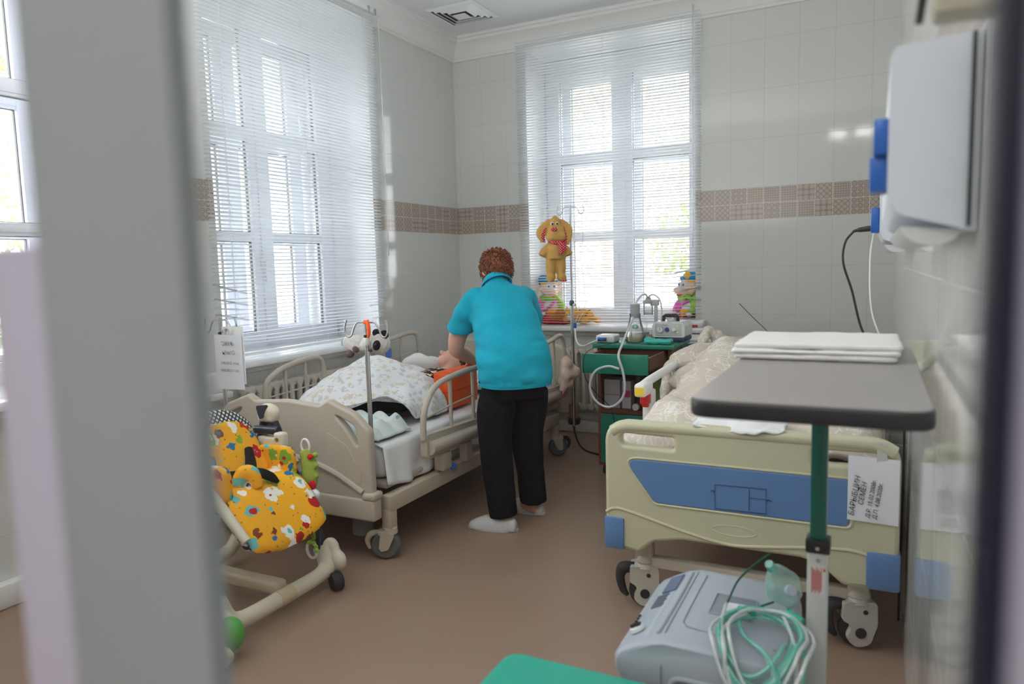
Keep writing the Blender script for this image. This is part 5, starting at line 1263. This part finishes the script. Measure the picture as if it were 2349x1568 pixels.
# ---------------------------------------------------------------- oxygen concentrator
ox = thing('oxygen_concentrator', 'grey oxygen concentrator on the floor before the cream bed', 'medical device', (2.84, -3.67, 0))
M['oxgrey'] = plain('blue grey machine plastic', sr(164, 172, 182), .38, var=.015)
M['oxshade'] = plain('charcoal overhang shade', sr(62, 62, 66), .5)
prof = [(2.668, .405), (2.656, .43), (2.655, .452), (2.668, .472), (2.70, .491), (2.735, .509), (2.765, .517), (2.975, .512), (3.005, .498), (3.015, .47), (3.018, .36), (2.70, .36), (2.672, .385)]
cx, cz = 2.84, .44
def sec(y, s, dz=0): return [V((cx+(u-cx)*s, y, cz+(v-cz)*s+dz)) for u, v in prof]
ub = obj('upper_housing', MB().loft([sec(-3.868, .90), sec(-3.864, .95), sec(-3.852, .985), sec(-3.835, 1.0), sec(-3.495, 1.0), sec(-3.476, .985), sec(-3.466, .95), sec(-3.462, .90)]), M['oxgrey'], ox, 35)
obj('lower_housing', MB().box((2.70, -3.862, .06), (3.012, -3.468, .37), .02, 3), M['oxshade'], ox)  # dark colour puts the shade beneath the front overhang into this body
obj('side_skin', MB().box((2.752, -3.867, .10), (3.016, -3.80, .40), .012, 2), M['oxgrey'], ox)
for x in (2.74, 2.98):
    for y in (-3.83, -3.50):
        w_ = obj('caster', MB().cyl((x, y, .045), (x, y, .066), .01, .01, 12), M['black'], ox); obj('wheel', MB().lathe([(.01, -.012), (.026, -.012), (.029, -.006), (.029, .006), (.026, .012), (.01, .012)], (x, y, .029), 20, (1, 0, 0)), M['black'], w_)
ln = plain('seam shadow grey', sr(112, 118, 126), .5)
obj('panel_seam', MB().tube([(2.766, -3.869, .37), (2.766, -3.8705, .45), (2.766, -3.853, .511), (2.766, -3.83, .5175), (2.766, -3.50, .5175), (2.766, -3.478, .513)], .0011, 6), ln, ub)
obj('lid_seam', MB().tube([(2.79, -3.505, .5172), (2.79, -3.74, .5172), (2.797, -3.775, .517), (2.825, -3.79, .5163), (2.99, -3.795, .507)], .0011, 6, 4), ln, ub)
rc = obj('label_recess', MB().box((2.835, -3.70, .512), (2.925, -3.60, .5172), .002), plain('recess shade tint', sr(126, 134, 144), .5), ub)  # flat plate, its darker grey painting in the shade of a hollow
obj('recess_rim', MB().tube([(2.833, -3.702, .5172), (2.927, -3.702, .5158), (2.927, -3.598, .5158), (2.833, -3.598, .5172)], .002, 6, 1, True), M['oxgrey'], rc)
obj('rating_label', MB().box((2.862, -3.695, .5168), (2.922, -3.635, .5176)), M['paper'], rc, 0)
obj('handle_rim', MB().tube([(x, -3.8675, z) for x, z in rpoly([(2.785, .375), (2.92, .375), (2.92, .44), (2.785, .44)], .028, 6)], .006, 8, 1, True), M['oxgrey'], ub)
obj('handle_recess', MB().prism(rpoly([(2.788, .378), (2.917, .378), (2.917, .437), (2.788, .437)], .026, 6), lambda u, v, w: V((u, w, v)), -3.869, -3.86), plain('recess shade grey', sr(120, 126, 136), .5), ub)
A_, B_ = V((2.660, 0, .464)), V((2.748, 0, .5125)); pn = V((-(B_.z-A_.z), 0, B_.x-A_.x)).normalized()
def pp_(s, y, e=0): return A_+(B_-A_)*s+V((0, y, 0))+pn*e+V((0, 0, .0035*math.sin(PI*s)))
def pplate(s0, s1, y0, y1, e=.004):
    r0 = [pp_(s0, y0, 0), pp_(s1, y0, 0), pp_(s1, y1, 0), pp_(s0, y1, 0)]; return MB().loft([r0, [p+pn*e for p in r0]])
cp = obj('control_panel', pplate(.06, .80, -3.835, -3.50, .0022), plain('pale panel grey', sr(176, 186, 194), .35), ub)
obj('display_window', pplate(.45, .84, -3.60, -3.505, .0055), plain('dark blue display', sr(84, 104, 140), .12), cp, 0)
for i in range(8): obj('printed_line', pplate(.38, .70-.03*(i % 3), -3.615-i*.009, -3.618-i*.009, .0052), plain('printed grey text', sr(112, 120, 130), .6), cp, 0)
for i in range(6): obj('indicator', pplate(.12, .17, -3.70-i*.014, -3.706-i*.014, .0062), M['ink'], cp, 0)
kb = obj('power_switch', MB().tube([pp_(.40, -3.795, .004), pp_(.40, -3.795, .012)], [.017, .016], 20), M['white'], cp)
obj('switch_lever', pplate(.28, .52, -3.797, -3.788, .018), M['black'], kb, 0)
obj('front_trim', MB().tube([(2.752, -3.835, .5145), (2.754, -3.66, .5155), (2.752, -3.50, .5145)], .0045, 8, 3), M['oxgrey'], ub)
# oxygen mask with its tubing heaped on top
TE = clear('sea green clear tubing', (.55, .93, .85, 1), .10, .05, .40, (.25, .72, .62, 1))
CL = clear('clear tubing', (.93, .97, .96, 1), .14, .05, .40, (.88, .92, .92, 1))
mk = thing('oxygen_mask', 'green tinted oxygen mask with coiled tubing on the grey concentrator', 'oxygen mask', (2.95, -3.68, .515))
MC = V((2.965, -3.555, .562)); R3 = Matrix.Rotation(.5, 3, 'X') @ Matrix.Rotation(-.3, 3, 'Y')
def mring(h, a, b): return [MC+R3 @ V((a*math.cos(q)*(1.0 if math.sin(q) < 0 else .86), b*math.sin(q), h)) for q in [2*PI*i/28 for i in range(28)]]
obj('mask_shell', MB().loft([mring(-.045, .042, .055), mring(-.043, .046, .060), mring(-.036, .040, .052), mring(-.01, .034, .044), mring(.018, .022, .028), mring(.034, .011, .013)], False), clear('mask plastic', (.75, .95, .90, 1), .10, .08, .30, (.55, .84, .78, 1)), mk, 180)
obj('mask_port', MB().tube([MC+R3 @ V((0, 0, .03)), MC+R3 @ V((0, -.005, .055))], [.012, .010], 14), TE, mk)
obj('exhale_valve', MB().tube([MC+R3 @ V((.028, -.03, -.008)), MC+R3 @ V((.038, -.038, .0))], [.013, .012], 16), clear('valve plastic', (.8, .85, .95, 1), .1, .05, .5, (.70, .76, .88, 1)), mk)
st = plain('dark green elastic', sr(14, 84, 66), .7)
obj('elastic_strap', MB().tube([(2.945, -3.505, .60), (2.92, -3.54, .59), (2.885, -3.60, .565), (2.872, -3.655, .54), (2.868, -3.70, .523), (2.89, -3.69, .524), (2.93, -3.665, .53), (2.965, -3.63, .535)], .0026, 8, 7), st, mk, 180)
rnd = random.Random(11)
def coil(n, c, a, b, mat, r, seed, tilt):
    rr = random.Random(seed); pts = []
    for i in range(n*14):
        q = 2*PI*i/14; k = i/14
        x = c[0]+(a+.012*math.sin(k*2.3+seed))*math.cos(q)+.008*math.sin(k*3.1); y = c[1]+(b+.010*math.cos(k*1.9+seed))*math.sin(q)
        z = c[2]+.005*k+.006*math.sin(k*4+seed)-tilt*max(0, -3.856-y)*1.5+.005*rr.random()
        pts.append((x, y, z))
    return MB().tube(pts, r, 8, 2)
obj('green_tube', coil(4, (2.955, -3.80, .527), .078, .100, TE, .0042, 2, 1.0), TE, mk, 180)
obj('clear_tube', coil(3, (2.965, -3.81, .534), .088, .105, CL, .0040, 5, 1.1), CL, mk, 180)
for i, (mat, pts) in enumerate(((TE, [(2.90, -3.72, .53), (2.93, -3.82, .54), (2.99, -3.885, .53), (3.035, -3.91, .42), (3.05, -3.895, .28), (3.055, -3.89, .12)]),
                  (TE, [(3.03, -3.70, .53), (3.045, -3.80, .51), (3.05, -3.895, .43), (3.07, -3.90, .30), (3.075, -3.89, .15)]),
                  (CL, [(2.872, -3.70, .545), (2.88, -3.80, .545), (2.90, -3.875, .53), (2.905, -3.89, .44), (2.91, -3.88, .30), (2.915, -3.878, .14)]),
                  (CL, [(2.99, -3.70, .55), (3.03, -3.82, .53), (3.035, -3.89, .46), (3.03, -3.90, .34), (3.0, -3.895, .26), (2.96, -3.885, .30)]),
                  (CL, [(2.97, -3.84, .53), (3.0, -3.885, .48), (3.005, -3.895, .36), (3.01, -3.89, .18)]))):
    obj('hanging_tube', MB().tube(pts, .0042, 8, 7), mat, mk, 180)
obj('tube_connector', MB().tube([(2.90, -3.70, .54), (2.935, -3.725, .55)], [.006, .008], 12), plain('sea green connector', sr(30, 170, 140), .35), mk)
obj('tube_connector', MB().tube([(3.0, -3.70, .55), (3.035, -3.72, .545)], [.008, .007], 12), plain('sea green connector b', sr(30, 170, 140), .35), mk)

# ---------------------------------------------------------------- green chair in the foreground
gc = thing('chair', 'turquoise upholstered chair seat at the bottom edge near the camera', 'chair', (2.62, -4.14, 0))
sp = rpoly([(2.425, -4.33), (2.80, -4.33), (2.80, -3.915), (2.425, -3.915)], .05, 8)
obj('seat', plate([sp], .05, .02, frame4((0, 0, .425), (1, 0, 0), (0, 1, 0), (0, 0, 1)), 4), plain('turquoise vinyl', sr(28, 160, 138), .45), gc)
for x in (2.45, 2.775):
    for y in (-4.30, -3.945): obj('leg', MB().cyl((x, y, 0), (x, y, .405), .011, .011, 14), M['steel'], gc)
obj('seat_frame', MB().box((2.445, -4.31, .385), (2.78, -3.935, .402), .004), M['steel'], gc)

# ---------------------------------------------------------------- child's feeding chair
hc = thing('high_chair', 'yellow print padded high chair with cream base beside the beige footboard', 'high chair', (.95, -3.3, 0))
M['hcream'] = plain('cream high chair plastic', sr(216, 210, 190), .35)
M['hnavy'] = plain('navy high chair tube', sr(34, 40, 56), .4)
yf, yn = -3.03, -3.62
obj('front_bar', MB().tube([(1.09, yf-.01, .16), (1.125, yf-.03, .095), (1.135, yf-.10, .072), (1.135, -3.33, .07), (1.135, yn+.10, .072), (1.125, yn+.03, .095), (1.09, yn+.01, .16)], [.045, .04, .031, .031, .031, .04, .045], 16, 5), M['hcream'], hc)
obj('bar_sleeve', MB().cyl((1.135, -3.36, .07), (1.135, -3.285, .07), .033, .033, 20), plain('beige sleeve', sr(206, 192, 160), .4), hc)
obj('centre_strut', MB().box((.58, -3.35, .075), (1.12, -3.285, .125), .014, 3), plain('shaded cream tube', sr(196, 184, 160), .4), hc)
obj('rear_bar', MB().tube([(.585, yf, .14), (.58, yf-.1, .07), (.58, yn+.1, .07), (.585, yn, .14)], .03, 14, 4), M['hcream'], hc)
for y in (yf, yn):
    lg = obj('front_leg', MB().tube([(1.085, y, .14), (.825, y, .70)], .021, 12), M['hnavy'], hc)
    obj('rear_leg', MB().tube([(.795, y, .70), (.59, y, .12)], .021, 12), M['hnavy'], hc)
    c = obj('top_cap', organic(MB().ell((.812, y, .715), (.058, .036, .042)).box((.765, y-.03, .675), (.86, y+.03, .71), .015), .006, 4), M['hcream'], hc, 180)
    obj('cap_inlay', MB().prism(rpoly([(.775, .75), (.835, .755), (.815, .70), (.795, .69)], .012), lambda u, v, w: V((u, w, v)), y-.039, y-.02), M['hnavy'], c)
    ft = obj('front_foot', organic(MB().ell((1.15, y-.005, .105), (.05, .034, .05)).ell((1.12, y, .15), (.04, .032, .05)), .008, 4), M['hcream'], hc, 180)
    wy = y-.0
    obj('wheel', MB().lathe([(.012, -.022), (.034, -.022), (.038, -.014), (.038, .014), (.034, .022), (.012, .022)], (1.185, y-.05, .038), 26, (.45, .89, 0)), plain('black wheel rubber', sr(30, 32, 42), .6), ft)
obj('green_cover', organic(MB().ell((1.205, yn-.03, .09), (.05, .05, .06)), .008, 3), plain('leaf green plastic', sr(76, 176, 76), .4), hc, 180)
obj('hub_cap', MB().cyl((1.235, yn-.085, .045), (1.245, yn-.105, .045), .034, .03, 24), M['hcream'], hc)
for y in (-3.075, -3.575):
    cr = obj('height_carriage', MB().box((.80, y-.022, .545), (.925, y+.022, .625), .010, 3), M['hcream'], hc)
    obj('carriage_button', MB().box((.905, y-.034, .585), (.955, y+.012, .65), .012, 3), M['hcream'], cr)
    obj('button_dot', MB().cyl((.93, y-.033, .622), (.93, y-.036, .622), .009, .009, 14), plain('dark beige dot', sr(120, 106, 84), .5), cr)
    obj('carriage_bar', MB().tube([(.775, y, .648), (.91, y, .652)], .018, 12), M['hnavy'], cr)
def pad(pts, y0, y1, th, name, mat, parent, sd, quilt=True, bulge=.012, rows=30, cols=20, rt=0, rb=0):
    "quilted cushion following an (x,z) path, between y0 and y1"
    P = catmull([(x, 0, z) for x, z in pts], 8); n = len(P)
    def at(u):
        k = u*(n-1); a = int(min(k, n-2)); return P[a]+(P[a+1]-P[a])*(k-a)
    def nrm(u):
        t = (at(min(1, u+.02))-at(max(0, u-.02))).normalized(); return V((-t.z, 0, t.x))*-1
    def f(sgn):
        def g(u, v):
            e = min(1, min(v, 1-v)/.12); c = min(1, min(u, 1-u)/.10)
            ins = (1-math.sqrt(max(0, 1-(1-c)**2)))*.16
            if rt and u < rt: ins = max(ins, .5-.5*math.sqrt(max(0.02, 1-(1-u/rt)**2)))
            if rb and 1-u < rb: ins = max(ins, .5-.5*math.sqrt(max(0.1, 1-(1-(1-u)/rb)**2)))
            vv = .5+(v-.5)*(1-ins*2*(1))
            h = th*.5*math.sqrt(max(0, 1-(1-min(e, 1))**2))*math.sqrt(max(.0, 1-(1-c)**2))
            if quilt and sgn > 0: h += bulge*abs(math.sin(u*PI*3.02))**.5*abs(math.sin(v*PI*2))**.4*min(e, c)-.3*bulge
            p = at(u); q = nrm(u)*h*sgn
            return V((p.x+q.x, y0+(y1-y0)*vv, p.z+q.z))
        return g
    m = MB().sheet(rows, cols, f(1)).sheet(rows, cols, f(-1))
    bmesh.ops.remove_doubles(m.bm, verts=m.bm.verts[:], dist=.0005)
    return obj(name, applied(m.mesh('t'), ('SMOOTH', dict(factor=.4, iterations=1))), mat, parent, 180)
sh = obj('seat_shell', organic(MB().loft([[V((x, y, z)) for x, z in ((.84, .50), (.87, .52), (.90, .49), (1.03, .465), (1.165, .32), (1.14, .31), (1.02, .43), (.86, .44))] for y in (-3.505, -3.105)]), .011, 5), M['gingham'], hc, 180)
pad([(.728, .765), (.775, .665), (.84, .545), (.875, .48)], -3.52, -3.09, .04, 'back_shell', M['gingham'], hc, 1, False, rt=.36)
pad([(.762, .715), (.80, .645), (.865, .535), (.895, .49)], -3.50, -3.11, .045, 'back_pad', M['print'], hc, 1, rt=.34)
pad([(.90, .495), (.97, .49), (1.05, .475), (1.13, .39), (1.20, .285)], -3.505, -3.105, .04, 'seat_pad', M['print'], hc, 2, rb=.10)
pad([(.80, .60), (.92, .585), (1.03, .575)], 0, 1, .03, 'tmp', M['print'], hc, 3) if False else None
def sidepad(y, x0, x1, z0, z1, nm):
    m = MB().prism(rpoly([(x0, z0), (x1, z0), (x1-.01, z1), (x0+.015, z1)], .04, 6), lambda u, v, w: V((u, w, v)), y-.02, y+.02)
    return obj(nm, organic(m, .007, 6), M['print'], hc, 180)
sidepad(-3.115, .815, 1.03, .47, .60, 'side_pad'); sidepad(-3.485, .90, 1.065, .475, .615, 'side_pad')
obj('arm_rest', MB().tube([(.80, -3.545, .60), (.93, -3.54, .565), (1.02, -3.535, .525), (1.17, -3.52, .365)], [.02, .024, .022, .017], 14, 5), M['hcream'], hc)
obj('arm_rest', MB().tube([(.80, -3.07, .60), (.93, -3.07, .565), (1.0, -3.075, .52)], [.016, .018, .014], 14, 5), M['hcream'], hc)
obj('harness_strap', MB().tube([(.86, -3.20, .60), (.91, -3.24, .54), (.93, -3.30, .52), (.91, -3.36, .53)], [.016, .024, .028, .02], 10, 4), M['blackcloth'], hc, 180)
obj('crotch_strap', MB().tube([(.99, -3.33, .515), (1.02, -3.31, .545), (1.06, -3.28, .525), (1.075, -3.26, .50)], [.014, .020, .018, .008], 10, 4), M['blackcloth'], hc, 180)
obj('crotch_pad', organic(MB().tube([(.985, -3.38, .50), (1.0, -3.36, .555), (1.03, -3.345, .55), (1.055, -3.34, .495)], [.03, .03, .03, .02], 12, 4), .007, 4), M['print'], hc, 180)
obj('footrest_bar', MB().tube([(1.12, -3.15, .33), (1.14, -3.13, .27), (1.12, -3.11, .18)], .012, 10, 3), M['hnavy'], hc)
ty = thing('plush_dragon', 'green plush toy hanging on the far side of the yellow high chair', 'plush toy', (1.05, -3.06, .45))
b = MB().tube([(1.025, -3.055, .575), (1.05, -3.055, .52), (1.055, -3.06, .46), (1.045, -3.06, .40)], [.022, .034, .034, .024], 12, 4)
for z in (.56, .515, .47): b.ell((1.088, -3.058, z), (.014, .012, .012))
obj('body', organic(b, .006, 3), furry('lime plush', sr(168, 190, 92)), ty, 180)
obj('wing', MB().ell((1.075, -3.075, .555), (.012, .012, .012)), M['redfelt'], ty, 180); obj('wing', MB().ell((1.078, -3.075, .435), (.016, .014, .022)), M['redfelt'], ty, 180)
obj('foot', MB().ell((1.088, -3.075, .395), (.026, .02, .024)), M['white'], ty, 180)
obj('clip_ring', MB().tube([(1.03+.022*math.cos(a), -3.05, .59+.03*math.sin(a)) for a in [2*PI*i/20 for i in range(20)]], .005, 8, 1, True), M['white'], ty)
tr_ = thing('teething_ring', 'green and white ring toy hanging below the yellow high chair seat', 'toy', (1.12, -3.15, .2))
obj('strap', MB().tube([(1.125, -3.13, .30), (1.128, -3.135, .25), (1.122, -3.135, .215)], [.018, .012, .006], 10, 4), furry('lime cloth', sr(150, 176, 70)), tr_, 180)
rg = [(1.118+.026*math.cos(a), -3.14, .185+.034*math.sin(a)) for a in [2*PI*i/24 for i in range(24)]]
obj('ring', MB().tube(rg, .006, 8, 1, True), M['white'], tr_, 180)
for i in range(2, 11, 2): obj('bead', MB().ell(rg[i-2], .009, None, 10, 8), M['limefelt'], tr_, 180)

# ---------------------------------------------------------------- outside the windows
def tree(label, x, y, h, w, leaf, seed, sparse=1.0):
    rr = random.Random(seed); t = thing('autumn_tree' if leaf in ('yel', 'ora') else 'green_tree', label, 'tree', (x, y, -1.0), 'trees outside the windows')
    m = MB().tube([(x, y, -1), (x+.1, y, h*.4), (x, y+.1, h*.85)], [.16, .1, .03], 8, 3)
    for i in range(9):
        a = rr.uniform(0, 2*PI); z = h*rr.uniform(.3, .75); m.tube([(x, y, z), (x+w*.35*math.cos(a), y+w*.35*math.sin(a), z+h*.12), (x+w*.6*math.cos(a), y+w*.6*math.sin(a), z+h*.25)], [.05, .03, .01], 6, 2)
    obj('trunk', m, M['bark'], t)
    m = MB(); bm = m.bm
    for i in range(int(2600*sparse)):
        a = rr.uniform(0, 2*PI); q = rr.random()**.5; hh = rr.uniform(.05, 1.0)
        r = w*q*math.sin(PI*min(1, .15+.8*hh))
        c = V((x+r*math.cos(a), y+r*math.sin(a), hh*h)); c += V((noise.noise(c*.9), noise.noise(c*.9+V((5, 0, 0))), noise.noise(c*.9+V((0, 7, 0)))))*.6
        s = rr.uniform(.05, .11); u = V((rr.uniform(-1, 1), rr.uniform(-1, 1), rr.uniform(-1, 1))).normalized(); v = u.orthogonal().normalized()
        bm.faces.new([bm.verts.new(c+u*s*p+v*s*k) for p, k in ((-1, 0), (0, -.5), (1, 0), (0, .5))])
    obj('foliage', m.mesh('foliage', False), M[leaf], t, 0)
def leafmat(name, a, b):
    t = NT(name); n = t.noise(t.obj(), 1.3, 2)[0]; return t.set(t.mix(n, a, b), .8, spec=.2)
M['yel'] = leafmat('yellow leaves', sr(226, 208, 140), sr(206, 180, 104)); M['ora'] = leafmat('amber leaves', sr(230, 198, 144), sr(206, 164, 110)); M['grn'] = leafmat('green leaves', sr(150, 172, 110), sr(120, 150, 96))
M['bark'] = plain('tree bark', sr(170, 158, 148), .9)
struct('ground', MB().box((-40, .9, -1.3), (30, 60, -1.2)).box((-40, -30, -1.3), (-.95, .9, -1.2)), plain('pale gravel ground', sr(196, 194, 184), .9), 0)
tree('amber leaved tree seen through the right half of the back window', 1.2, 10.5, 7.0, 2.6, 'ora', 1); tree('yellow leaved tree seen through the left half of the back window', -2.6, 11.0, 6.5, 2.4, 'yel', 2, .8)
tree('low green conifer outside the lower right pane of the back window', .6, 7.5, 3.0, 1.1, 'grn', 3, .7); tree('pale yellow tree standing far behind the back window', -1.2, 16, 9, 3.5, 'yel', 4)
tree('green tree outside the left window', -9.5, 2.2, 5.5, 2.2, 'grn', 5)
yw = tag(obj('boundary_wall', MB().box((-12, 6.2, -1.2), (9, 6.4, 1.12)), plain('white rendered wall', sr(236, 236, 232), .9), None, 0), 'low white boundary wall outside the back window', 'wall')

w_ = tag(obj('wire', MB().tube([(2.40, -.63, 1.05), (2.48, -.625, .965), (2.55, -.62, .895), (2.60, -.62, .838)], .0022, 6, 4), M['black']), 'thin dark wire slanting up behind the folded towel against the back wall', 'wire')
